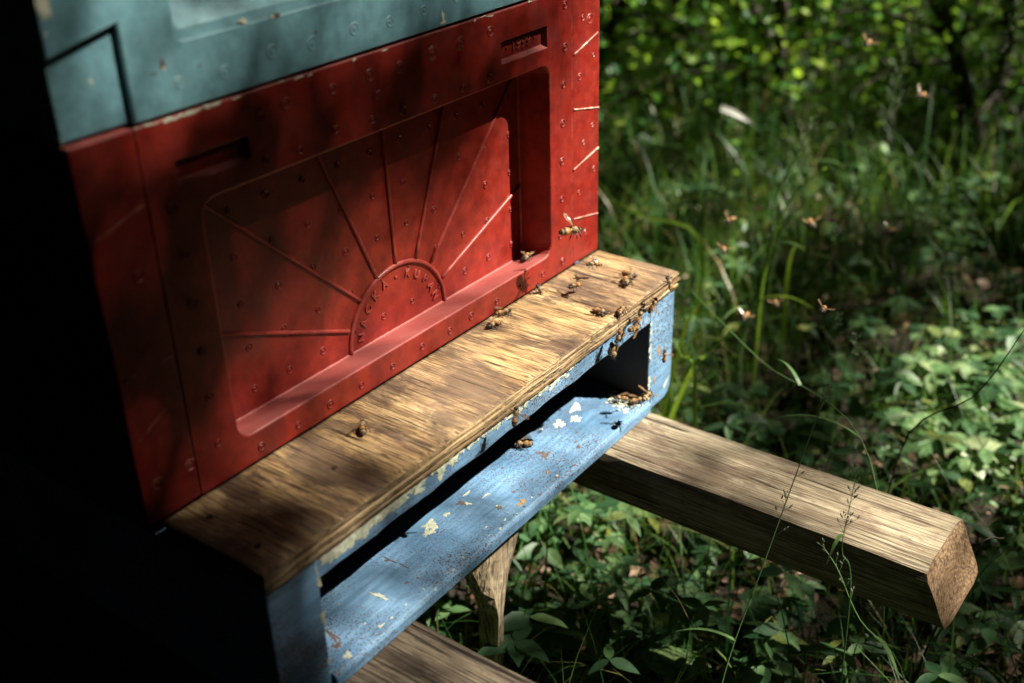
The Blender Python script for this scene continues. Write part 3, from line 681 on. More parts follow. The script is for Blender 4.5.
put_bee('rest', (.1544, -.0317, 0), (.6, .6, 0), Z, 'dark lone bee on the brown left half of the landing board', 1.2)
put_bee('rest', (.3337, -.0336, -.1104), (-.6, .7, 0), Z, 'lone bee walking on the blue floor plank below the slot', 1.25)
put_bee('rest', (.4460, -.0765, -.1095), (.6, -.5, 0), Z, 'bee among pale crumbs at the right end of the blue floor plank', 1.15)
put_bee('rest', (.4400, -.0640, -.1080), (-.4, .9, .2), Z, 'bee half hidden by pale crumbs in the dark right corner of the slot', 1.0)
put_bee('fly', (.4035, -.034, .0570), (.9, -.4, -.15), (0, -.3, 1), 'large dark bee flying in front of the right edge of the red recess', 1.55)
put_bee('fly', (.4120, -.034, -.0005 + .006), (-.9, .3, 0), Z, 'bee hovering low over the crack across the landing board', 1.05)
put_bee('fly', (.4465, -.030, .0110), (-.5, .6, -.3), Z, 'bee hovering beside the small screw on the landing board', 1.0)
put_bee('fly', (.4491, -.100, .0120), (-.2, .5, .7), (0, -1, .3), 'bee flying at the front right corner of the landing board', 1.1)
put_bee('fly', (.4421, -.102, -.0519), (0, .3, 1), (0, -1, 0), 'bee hovering upright before the blue right side wall', .9)
put_bee('fly', (.4190, -.101, -.0829), (1, .1, 0), (0, -.3, 1), 'bee flying level past the right end of the entrance slot', 1.15)
put_bee('fly', (.2311, -.102, -.0030), (.4, .3, .8), (0, -1, .2), 'blurred bee flying in front of the middle of the landing board edge', 1.05)
bgb = [((.8119, .0216, -.0858), 'reddish bee flying before the grass, above another one left of the green stalk', 1.25), ((.715, -.0193, -.0773), 'reddish bee flying close to the green stalk, lower of two', 1.1),
       ((.8487, -.0604, -.0838), 'bee flying level to the right of the green stalk', 1.3), ((.921, -.1269, -.1039), 'bee flying before dark grass, right of the feathery seed heads', 1.2),
       ((1.0643, -.0945, .0143), 'bee flying high at the right before yellow green leaves', 1.3), ((1.0564, -.025, .0695), 'topmost bee, flying before the bright shrub leaves', 1.3),
       ((.5261, -.2052, -.0161), 'sharp hovering bee in mid air before the dark grass', .95), ((.741, -.0383, -.1617), 'bee flying low beside the bright upright grass blade', 1.2), ((.8022, -.0471, -.1687), 'faint bee flying low among the dark grass stems', 1.1)]
for i, (p, lab, sc) in enumerate(bgb):
    rs = random.Random(i + 40); put_bee('fly', p, (rs.uniform(-1, -.2), rs.uniform(-.6, .6), rs.uniform(-.3, .5)), (rs.uniform(-.4, .1), rs.uniform(-.6, 0), 1), lab, sc)

# ------------------------------------------------------------------ vegetation tools
_t = [.14, .34, .58, .82]; _w = [.34, .50, .42, .20]
_z = lambda t, w: .10 * w - .14 * t * t
LEAF_V = np.array([(0, 0, 0)] + [(t, -w, _z(t, w)) for t, w in zip(_t, _w)] + [(t, 0, _z(t, 0) - .02) for t in _t[1:3]] + [(t, w, _z(t, w)) for t, w in zip(_t, _w)] + [(1, 0, -.17)])
# 0 base, 1-4 right edge, 5-6 midrib, 7-10 left edge, 11 tip
LEAF_F = np.array([(0, 1, 2, 5), (0, 5, 8, 7), (2, 3, 6, 5), (5, 6, 9, 8), (3, 4, 11, 6), (6, 11, 10, 9)])
QUAD_V = np.array([(-.5, 0, 0), (0, -.42, .05), (.5, 0, 0), (0, .42, .05)]); QUAD_F = np.array([(0, 1, 2, 3)])
def nrm(a): return a / np.maximum(np.linalg.norm(a, axis=-1, keepdims=True), 1e-9)
def leaf_arrays(P, D, Nn, L, Wd, T=LEAF_V, Fc=LEAF_F):
    D = nrm(D); Sd = nrm(np.cross(Nn, D)); Nn = np.cross(D, Sd)
    Lc = np.asarray(L).reshape(-1, 1, 1); Wc = np.asarray(Wd).reshape(-1, 1, 1)
    V = P[:, None, :] + T[None, :, 0:1] * Lc * D[:, None, :] + T[None, :, 1:2] * Wc * Sd[:, None, :] + T[None, :, 2:3] * Lc * Nn[:, None, :]
    F = (np.arange(len(P)) * len(T))[:, None, None] + Fc[None]
    return V.reshape(-1, 3), F.reshape(-1, Fc.shape[1])
def rand_dirs(n, zlo=-.3, zhi=.9):
    a = rng.uniform(0, 2 * np.pi, n); z = rng.uniform(zlo, zhi, n); r = np.sqrt(np.clip(1 - z * z, 0, 1)); return np.stack([r * np.cos(a), r * np.sin(a), z], 1)
camp = np.array(CAM); fwh = nrm(np.array([Fw.x, Fw.y, 0])); rth = nrm(np.array([Rt.x, Rt.y, 0]))
def wedge(n, d0, d1, a0=-38, a1=34, p=1.0):
    """points on the ground in the sector the camera looks into"""
    d = d0 + (d1 - d0) * rng.random(n) ** p; a = np.radians(rng.uniform(a0, a1, n))
    xy = camp[:2] + d[:, None] * (np.cos(a)[:, None] * fwh[:2] + np.sin(a)[:, None] * rth[:2])
    keep = ~((xy[:, 0] > -.02) & (xy[:, 0] < .52) & (xy[:, 1] > .10) & (xy[:, 1] < .6))
    return xy[keep]
def ground_z(xy): return np.array([gh(x, y) for x, y in xy])
def blades(name, xy, hgt, wid, lean, mat, segs=5):
    n = len(xy); base = np.column_stack([xy, ground_z(xy) - .01]); a = rng.uniform(0, 2 * np.pi, n); d = np.stack([np.cos(a), np.sin(a), np.zeros(n)], 1)
    side = np.stack([-np.sin(a + rng.normal(0, .6, n)), np.cos(a), np.zeros(n)], 1); side = nrm(side)
    V = np.zeros((n, segs * 2 + 1, 3)); t = np.linspace(0, 1, segs + 1)
    for k in range(segs + 1):
        c = base + d * (lean * t[k] ** 2)[:, None] * hgt[:, None] * (1 if k >= 0 else 0) + np.array([0, 0, 1.0]) * (hgt * (t[k] - .45 * lean * t[k] ** 3))[:, None]
        w = (wid * (1 - t[k] ** 1.6) * .5)[:, None]
        if k < segs: V[:, 2 * k] = c - side * w; V[:, 2 * k + 1] = c + side * w
        else: V[:, 2 * segs] = c
    F = [(2 * k, 2 * k + 1, 2 * k + 3, 2 * k + 2) for k in range(segs - 1)] + [(2 * segs - 2, 2 * segs - 1, 2 * segs, 2 * segs)]
    F = np.array(F)[:-1]; Ft = np.array([(2 * segs - 2, 2 * segs - 1, 2 * segs)])
    # keep the tip as a sliver quad
    off = (np.arange(n) * (2 * segs + 1))[:, None, None]
    me_v = V.reshape(-1, 3); quads = (off + F[None]).reshape(-1, 4); tris = (off + Ft[None]).reshape(-1, 3)
    me = bpy.data.meshes.new(name); me.vertices.add(len(me_v)); me.vertices.foreach_set('co', me_v.astype(np.float32).ravel())
    lp = np.concatenate([quads.ravel(), tris.ravel()]).astype(np.int32); me.loops.add(len(lp)); me.loops.foreach_set('vertex_index', lp)
    ls = np.concatenate([np.arange(len(quads)) * 4, len(quads) * 4 + np.arange(len(tris)) * 3]).astype(np.int32)
    me.polygons.add(len(ls)); me.polygons.foreach_set('loop_start', ls); me.update(calc_edges=True); me.materials.append(mat)
    o = bpy.data.objects.new(name, me); return link(o)

# leaf litter and ground cover
xy = wedge(9000, .35, 3.2, p=1.3); n = len(xy); P = np.column_stack([xy, ground_z(xy) + rng.uniform(0, .022, n)])
D = rand_dirs(n, -.25, .35); Nn = nrm(np.array([0, 0, 1.0]) + rng.normal(0, .45, (n, 3))); L = rng.uniform(.008, .030, n)
V, F = leaf_arrays(P, D, Nn, L, L * rng.uniform(.15, .8, n)); tag(np_mesh('leaf_litter', V, F, M['litter']), 'brown dead leaves scattered on the ground under the plants', 'leaf litter', kind='stuff')
def ground_plants(xy, name, hlo, hhi, Llo, Lhi, mat, per=5):
    Ps, Ds, Ns, Ls, Ws = [], [], [], [], []
    for x, yv in xy:
        h = random.uniform(hlo, hhi); z0 = gh(x, yv); c = Vector((x + random.uniform(-.01, .01), yv, z0 + h)); a0 = random.uniform(0, 6.28); L0 = random.uniform(Llo, Lhi); k = random.randint(3, per)
        for i in range(k):
            a = a0 + 2 * math.pi * i / k + random.uniform(-.25, .25); tl = random.uniform(-.35, .25)
            Ds.append((math.cos(a), math.sin(a), tl)); Ps.append(c); Ns.append((random.gauss(0, .25), random.gauss(0, .25), 1)); l = L0 * random.uniform(.75, 1.1); Ls.append(l); Ws.append(l * random.uniform(.34, .6))
    return leaf_arrays(np.array([tuple(p) for p in Ps]), np.array(Ds), np.array(Ns), np.array(Ls), np.array(Ws))
xy = wedge(3800, .45, 3.4, p=1.25)
bare = np.array([[1.14, -.05], [1.10, -.14], [1.22, -.10], [.64, -.18], [.60, -.24], [.72, -.10], [.90, .02]]); br = np.array([.10, .08, .10, .05, .04, .06, .08])
xy = xy[(np.linalg.norm(xy[:, None] - bare[None], axis=2) > br * rng.uniform(.6, 1.3, (len(xy), 1))).all(1)]
k1 = len(xy) // 2; pa = ground_plants(xy[:k1], 'g', .01, .07, .010, .022, None, 7); pb = ground_plants(xy[k1:k1 + k1 // 2], 'g', .02, .10, .022, .040, None, 5); pc = ground_plants(xy[k1 + k1 // 2:], 'g', .01, .12, .020, .036, None, 3)
V = np.concatenate([pa[0], pb[0], pc[0]]); F = np.concatenate([pa[1], pb[1] + len(pa[0]), pc[1] + len(pa[0]) + len(pb[0])])
tag(np_mesh('ground_cover', V, F, M['ground_leaf']), 'low green leafy ground cover spreading over the forest floor', 'ground cover', kind='stuff')
# single leafy plants one can tell apart, with serrated leaflets on stalks
TOOTH = []
m_ = 9
for k in range(m_ + 1):
    t = k / m_; w = .5 * math.sin(math.pi * t ** .8) ** .9; TOOTH.append((t, w * (1.0 if k % 2 else .78)))
def serrated(bm, base, d, nrm_, L_, wd):
    d = Vector(d).normalized(); s = Vector(nrm_).cross(d).normalized(); u = d.cross(s); base = Vector(base); mid = []; lf = []; rt_ = []
    for t, w in TOOTH:
        drop = -.18 * t * t * L_; c = base + d * t * L_ + u * drop
        mid.append(bm.verts.new(c)); lf.append(bm.verts.new(c + s * w * wd + u * (.10 * w * L_))); rt_.append(bm.verts.new(c - s * w * wd + u * (.10 * w * L_)))
    for k in range(m_):
        bm.faces.new((mid[k], mid[k + 1], lf[k + 1], lf[k])); bm.faces.new((mid[k], rt_[k], rt_[k + 1], mid[k + 1]))
def leafy_plant(x, yv, h, n_st, L_, label, seed, lm='ground_leaf'):
    rs = random.Random(seed); z0 = gh(x, yv) - .005
    root = thing('leafy_plant', label, 'plant', (x, yv, z0), 'leafy plants on the ground'); bs = bmesh.new(); bl = bmesh.new()
    for i in range(n_st):
        a = rs.uniform(0, 6.28); sp = rs.uniform(.2, .7) * h; top = Vector((x + sp * math.cos(a), yv + sp * math.sin(a), z0 + h * rs.uniform(.7, 1)))
        b0 = Vector((x, yv, z0)); tube(bs, [b0, b0.lerp(top, .5) + Vector((0, 0, h * .12)), top], [.0012, .001, .0007], 5)
        k = rs.choice((3, 5, 5)); a0 = rs.uniform(0, 6.28)
        for j in range(k):
            aa = a0 + (j - (k - 1) / 2) * R(52) + rs.uniform(-.15, .15); serrated(bl, top, (math.cos(aa), math.sin(aa), rs.uniform(-.3, .15)), (rs.gauss(0, .2), rs.gauss(0, .2), 1), L_ * rs.uniform(.7, 1.1), L_ * rs.uniform(.55, .8))
    obj('stem', bs, M['stalk'], root); obj('foliage', bl, M[lm], root, recalc=False)
lp = [(.516, .03, 'leafy plant in the gap just right of the pale stake'), (.56, .10, 'bright green leafy plant behind the pale stake, partly under the blue floor'), (.45, -.02, 'leafy plant low in the shade between the two beams'), (.47, -.10, 'leafy plant growing under the middle of the sunlit beam'),
      (.62, -.13, 'leafy plant beside reddish litter under the sunlit beam'), (.41, -.12, 'dark leafy plant at the bottom of the picture between the beams'), (.50, -.20, 'dark leafy plant at the bottom below the sunlit beam'), (.60, -.27, 'dark leafy plant beneath the far part of the sunlit beam'), (.70, -.28, 'leafy plant below the cut end of the beam'),
      (.86, -.23, 'bright leafy plant just behind the cut end of the beam'), (.92, -.19, 'sunlit leafy plant a step behind the cut end of the beam'), (1.00, -.25, 'sunlit leafy plant at the right edge, upper one of the bright patch'), (.93, -.29, 'sunlit leafy plant at the right edge beside the beam end'), (1.06, -.17, 'sunlit leafy plant with long leaves in the bright patch'), (1.12, -.10, 'leafy plant in front of the brown litter at the right'),
      (.84, -.10, 'leafy plant above the middle of the sunlit beam'), (.78, -.02, 'half shaded leafy plant behind the sunlit beam'), (.98, -.06, 'leafy plant in dark grass behind the sunlit beam'), (1.2, -.2, 'leafy plant at the far side of the bright patch'), (.80, -.35, 'leafy plant at the lower right corner'),
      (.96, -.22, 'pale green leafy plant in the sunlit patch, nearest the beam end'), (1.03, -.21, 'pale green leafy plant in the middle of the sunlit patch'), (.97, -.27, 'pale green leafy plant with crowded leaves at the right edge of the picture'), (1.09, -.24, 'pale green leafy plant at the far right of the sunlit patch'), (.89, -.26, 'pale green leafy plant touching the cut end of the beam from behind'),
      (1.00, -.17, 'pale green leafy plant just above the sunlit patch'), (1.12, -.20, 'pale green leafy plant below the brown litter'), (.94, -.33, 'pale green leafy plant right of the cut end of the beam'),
      (.335, -.085, 'dark leafy plant in front of the foot of the pale stake'), (.375, -.035, 'dark leafy plant just right of the foot of the pale stake')]
for i, (x, yv, lab) in enumerate(lp): leafy_plant(x, yv, random.uniform(.04, .09), random.randint(5, 9), random.uniform(.028, .040) if i in (5, 14) or 20 <= i < 28 else random.uniform(.018, .030), lab, 900 + i, 'sunlit_ground_leaf' if 20 <= i < 28 or 9 <= i <= 13 else 'ground_leaf')
# grass
xy = wedge(13000, 1.15, 3.4, -25, 34, .8)
rel = xy - camp[:2]; ang_ = np.degrees(np.arctan2(rel @ rth[:2], rel @ fwh[:2])); dd_ = np.hypot(rel[:, 0], rel[:, 1])
xy = xy[dd_ > 1.15 + np.clip(ang_ - 9, 0, 14) * .055]
hgt = rng.uniform(.08, .28, len(xy)) * (.7 + .5 * rng.random(len(xy)))
tag(blades('grass', xy, hgt, rng.uniform(.002, .0055, len(xy)), rng.uniform(.15, .9, len(xy)), M['grass']), 'tall green grass mixed with dry stems behind the beehive', 'grass', kind='stuff')
xy = wedge(5200, .5, 1.9, -25, 34, .9); hgt = rng.uniform(.06, .26, len(xy)) * rng.uniform(.5, 1, len(xy))
tag(blades('sparse_grass', xy, hgt, rng.uniform(.0012, .003, len(xy)), rng.uniform(.2, 1.0, len(xy)), M['grass']), 'thin sparse grass blades on the forest floor around the beam', 'grass', kind='stuff')
# flowering grass stalks
def curve_pts(P4, n=16):
    P4 = [Vector(p) for p in P4]; out = []
    for i in range(n + 1):
        t = i / n * (len(P4) - 1); k = min(int(t), len(P4) - 2); f = t - k
        p0 = P4[max(k - 1, 0)]; p1 = P4[k]; p2 = P4[k + 1]; p3 = P4[min(k + 2, len(P4) - 1)]
        out.append(.5 * ((2 * p1) + (p2 - p0) * f + (2 * p0 - 5 * p1 + 4 * p2 - p3) * f * f + (3 * p1 - p0 - 3 * p2 + p3) * f ** 3))
    return out
def stalk(pts, label, r=.0008, head=.35, dens=26, spread=.018, seed=0, leafn=1, mat='stalk', name='grass_stalk'):
    rs = random.Random(seed); p0 = Vector(pts[0]); gz = gh(p0.x, p0.y)
    if p0.z > gz + .01: pts = [(p0.x - (pts[1][0] - p0.x) * .4, p0.y - (pts[1][1] - p0.y) * .4, gz)] + list(pts)
    c = curve_pts(pts, 24); root = thing(name, label, 'grass', c[0], 'flowering grass stalks')
    bm = bmesh.new(); tube(bm, c, [lerp(r, r * .35, i / 24) for i in range(25)], 5); obj('stem', bm, M[mat], root)
    if dens:
        bm = bmesh.new(); k0 = int(24 * (1 - head))
        for i in range(dens):
            k = rs.uniform(k0, 23.9); ki = int(k); p = c[ki].lerp(c[min(ki + 1, 24)], k - ki); tt = (k - k0) / (24 - k0)
            ax = (c[min(ki + 1, 24)] - c[ki]).normalized(); d = Vector((rs.gauss(0, 1), rs.gauss(0, 1), rs.gauss(0, .6))); d = (d - ax * d.dot(ax)).normalized() + ax * 1.1; d.normalize()
            l = spread * (1 - .7 * tt) * rs.uniform(.5, 1.2); e = p + d * l; tube(bm, [p, e], [.00022, .00012], 3)
            for q in range(rs.randint(1, 3)):
                s0 = p.lerp(e, rs.uniform(.6, 1)); dd = (d + ax * .8 + Vector((rs.gauss(0, .3), rs.gauss(0, .3), rs.gauss(0, .3)))).normalized(); tube(bm, [s0, s0 + dd * .0014, s0 + dd * .0034], [.0002, .00055, .0001], 5)
        obj('seed_head', bm, M['seed'], root)
    for i in range(leafn):
        k = rs.randint(6, 14); p = c[k]; a = rs.uniform(0, 6.28); L_ = rs.uniform(.05, .10); d = Vector((math.cos(a), math.sin(a), .7)).normalized()
        bm = bmesh.new(); s = d.cross(Vector((0, 0, 1))).normalized(); prev = None
        for j in range(8):
            t = j / 7; q = p + d * L_ * t - Vector((0, 0, L_ * .5 * t * t)); w = .0016 * (1 - t ** 2) + .0001; cur = (bm.verts.new(q - s * w), bm.verts.new(q + s * w))
            if prev: bm.faces.new((prev[0], prev[1], cur[1], cur[0]))
            prev = cur
        obj('blade', bm, M[mat], root, recalc=False)
stalk([(.3068, -.241, -.2374), (.3539, -.247, -.1453), (.3931, -.254, -.0636), (.4059, -.2626, -.0103)], 'long thin grass stalk rising from the bottom edge across the middle of the sunlit beam', .0008, .42, 14, .010, 1)
stalk([(.3667, -.361, -.2179), (.3592, -.3232, -.17), (.3582, -.3022, -.132), (.3632, -.2863, -.1193)], 'grass stalk with pale buds bending up below the far part of the beam', .0008, .4, 10, .010, 2)
stalk([(.335, -.3212, -.1346), (.3369, -.31, -.096), (.3475, -.3079, -.0643), (.3614, -.305, -.0438)], 'feathery seed head throwing its shadow on the far part of the beam', .0006, .45, 18, .013, 3)
stalk([(.4884, -.274, -.1183), (.5694, -.135, -.105), (.6449, -.0192, -.0938)], 'long straight stem leaning to the left above the beam end', .0009, .3, 0, .01, 4, 2)
stalk([(.8879, .0106, -.2983), (.9195, .0213, -.1875), (.934, .0031, -.0952), (.9438, -.0339, -.0504)], 'thick light green grass stem leaning right behind the landing board', .0028, .2, 0, .01, 5, 1, 'bright_blade')
stalk([(.8975, .0319, -.2656), (.9305, .0217, -.1644), (.9353, .0229, -.0998), (.9465, .0016, -.0354), (.9524, -.007, .0037)], 'tall upright light green grass stem with flowering top behind the landing board', .0026, .35, 30, .018, 6, 2)
defs = [((1.05, -.02), (1.12, -.06, .10), 'bluish feathery seed head standing before the dark grass', 44, .03), ((1.10, -.08), (1.20, -.16, .12), 'tall feathery seed head at the upper right before dark leaves', 40, .03), ((1.25, .0), (1.22, -.02, .06), 'seed head in shade just right of the green stems', 44, .032),
        ((.98, .06), (1.02, .02, -.03), 'slim seed head rising behind the right end of the landing board', 30, .022), ((1.3, -.1), (1.33, -.14, .03), 'wide seed head over dark grass near the right edge', 44, .035), ((.80, -.12), (.72, -.15, -.12), 'fine seed head hanging over the middle of the beam', 26, .018),
        ((.74, -.2), (.66, -.19, -.10), 'thin seed head just above the far part of the beam', 26, .018), ((1.15, .12), (1.18, .05, .0), 'dim seed head among grass left of centre', 30, .025), ((.62, -.18), (.50, -.24, -.11), 'short seed head before the shaded side of the beam', 18, .016), ((.95, -.12), (.93, -.16, -.08), 'thin dark stem with sparse seeds before the brown litter', 22, .02)]
for i, (b0, tp, lab, dn, spd) in enumerate(defs):
    z0 = gh(*b0); mid = (lerp(b0[0], tp[0], .45) + .01, lerp(b0[1], tp[1], .4), lerp(z0, tp[2], .55)); stalk([(b0[0], b0[1], z0), mid, tp], lab, .0007, .42, dn, spd, 30 + i)
# single broad blades
def broad(pts, w, label, mat='bright_blade', name='broad_grass'):
    c = curve_pts(pts, 12); bm = bmesh.new(); prev = None
    for i, p in enumerate(c):
        t = i / 12; d = (c[min(i + 1, 12)] - c[max(i - 1, 0)]).normalized(); s = d.cross(Fw).normalized(); s = (s + Fw * .3).normalized(); wd = w * (.5 + .5 * math.sin(math.pi * min(1, t + .25))) * (1 - t ** 5) + .0002
        cur = (bm.verts.new(p - s * wd), bm.verts.new(p + Vector((0, 0, -.0006))), bm.verts.new(p + s * wd))
        if prev: bm.faces.new((prev[0], prev[1], cur[1], cur[0])); bm.faces.new((prev[1], prev[2], cur[2], cur[1]))
        prev = cur
    tag(obj(name, bm, M[mat], recalc=False), label, 'grass', 'single broad grass blades')
broad([(.66, .04, G), (.6472, -.021, -.1986), (.6550, -.04, -.165), (.6672, -.0607, -.1355)], .0024, 'bright yellow green blade slanting up beside the blue side wall')
broad([(.70, .05, G), (.7250, .025, -.18), (.7352, -.0072, -.1457), (.7312, .0177, -.1298)], .002, 'short bright blade pointing left just above the slanting one')
broad([(.60, -.06, G), (.6122, -.0472, -.1733), (.6160, -.03, -.155), (.6187, -.0198, -.1401)], .002, 'small green blade touching the edge of the blue side wall')
broad([(.99, .15, G), (.9942, .152, -.2044), (.9652, .2302, -.1752), (.9468, .2836, -.144)], .003, 'broad arching blade beside the red hive corner')
broad([(1.0, .02, G), (.99, .02, -.22), (.985, .01, -.17)], .003, 'upright yellow green blade left of the thick green stem')
broad([(1.3100, .2900, -.1240), (1.3180, .2740, -.1300), (1.3260, .2560, -.1400), (1.338, .240, -.152)], .0055, 'pale whitish leaf in front of the dark shrub stems', 'pale_leaf', 'pale_leaf')
# twigs
def twig(pts, r, label):
    bm = bmesh.new(); c = curve_pts(pts, 14); tube(bm, c, [lerp(r, r * .4, i / 14) for i in range(15)], 6); tag(obj('twig', bm, M['bark']), label, 'twig', 'twigs on the ground')
twig([(.66, -.24, G), (.6289, -.2606, -.1796), (.6248, -.3154, -.11), (.615, -.3459, -.0319)], .0010, 'thin dark twig arching up at the right edge')
twig([(.50, -.33, G), (.4742, -.3662, -.1705), (.4918, -.3856, -.1513)], .0016, 'broken grey twig beside the cut end of the beam')

# shrubs
def shrub(x, yv, stems, hgt_, nleaf, label, seed, Llo=.016, Lhi=.030):
    rs = random.Random(seed); r2 = np.random.default_rng(seed); z0 = gh(x, yv) - .02
    root = thing('shrub', label, 'shrub', (x, yv, z0), 'shrubs behind the beehive'); bm = bmesh.new(); tips = []
    for s in range(stems):
        a = rs.uniform(0, 6.28); lean = rs.uniform(.1, .5) * hgt_; p = Vector((x + rs.uniform(-.05, .05), yv + rs.uniform(-.05, .05), z0)); top = p + Vector((lean * math.cos(a), lean * math.sin(a), hgt_ * rs.uniform(.8, 1.1)))
        c = curve_pts([p, p.lerp(top, .35) + Vector((rs.uniform(-.06, .06), rs.uniform(-.06, .06), 0)), p.lerp(top, .7) + Vector((rs.uniform(-.06, .06), rs.uniform(-.06, .06), 0)), top], 14)
        r0 = rs.uniform(.009, .019); tube(bm, c, [lerp(r0, r0 * .3, i / 14) for i in range(15)], 7); tips += c[3:]
        for b_ in range(rs.randint(7, 11)):
            q = c[rs.randint(2, 13)]; aa = rs.uniform(0, 6.28); l = rs.uniform(.15, .42); e = q + Vector((l * math.cos(aa), l * math.sin(aa), l * rs.uniform(-.35, .6))); bc = curve_pts([q, q.lerp(e, .5) + Vector((0, 0, .03)), e], 6)
            tube(bm, bc, [r0 * .35 * (1 - .7 * i / 6) for i in range(7)], 5); tips += bc[1:] * 2
            if e.z > z0 + .55: tips += [Vector((p_.x, p_.y, z0 + rs.uniform(.06, .5))) for p_ in bc[1:]] * 3
    obj('stems', bm, M['bark'], root)
    tp = np.array([tuple(t) for t in tips]); idx = r2.integers(0, len(tp), nleaf); P = tp[idx] + r2.normal(0, .045, (nleaf, 3)); P[:, 2] = np.maximum(P[:, 2], z0 + .05)
    d = r2.normal(0, 1, (nleaf, 3)); d[:, 2] *= .5; Nn = nrm(np.array([0, 0, 1.0]) + r2.normal(0, .55, (nleaf, 3))); L = r2.uniform(Llo, Lhi, nleaf)
    V, F = leaf_arrays(P, d, Nn, L, L * r2.uniform(.55, .9, nleaf)); np_mesh('foliage', V, F, M['leaf'], root)
def polar(d, deg): 
    a = R(deg); return camp[0] + d * (math.cos(a) * fwh[0] + math.sin(a) * rth[0]), camp[1] + d * (math.cos(a) * fwh[1] + math.sin(a) * rth[1])
sh = [(2.35, 4.5, 3, .8, 1500, 'dark stemmed shrub just right of the red hive corner'), (2.75, 8.5, 3, .9, 1700, 'forked shrub behind the pale leaf'), (2.6, 13.5, 3, .9, 1700, 'shrub with bright yellow green leaves at the top centre right'), (2.9, 18.5, 3, 1.0, 1800, 'shrub with sunlit round leaves at the upper right'),
      (2.45, 23.5, 3, .9, 1600, 'shrub at the upper right edge'), (3.3, 3, 3, 1.1, 1900, 'far shrub behind the red hive corner'), (3.6, 11, 4, 1.2, 2200, 'far shrub in the middle of the background'), (3.5, 21, 4, 1.2, 2200, 'far shrub in the upper right background'), (4.2, 16, 4, 1.3, 2400, 'farthest shrub filling the gap between the others'),
      (4.1, 26, 4, 1.3, 2000, 'far shrub beyond the right edge'), (4.2, 6, 4, 1.3, 2200, 'farthest shrub on the left of the background'), (3.0, 29, 3, 1.1, 1500, 'shrub outside the right edge of the view'), (3.0, -6, 3, 1.1, 1500, 'shrub hidden behind the hive'), (3.2, -18, 4, 1.2, 1500, 'shrub far behind the hive on the left')]
for i, (d, deg, st_, hg, nl, lab) in enumerate(sh): shrub(*polar(d, deg), st_ + (2 if i < 5 else 0), hg * .8, int(nl * (.95 if i < 5 else 1.6)), lab, 60 + i)

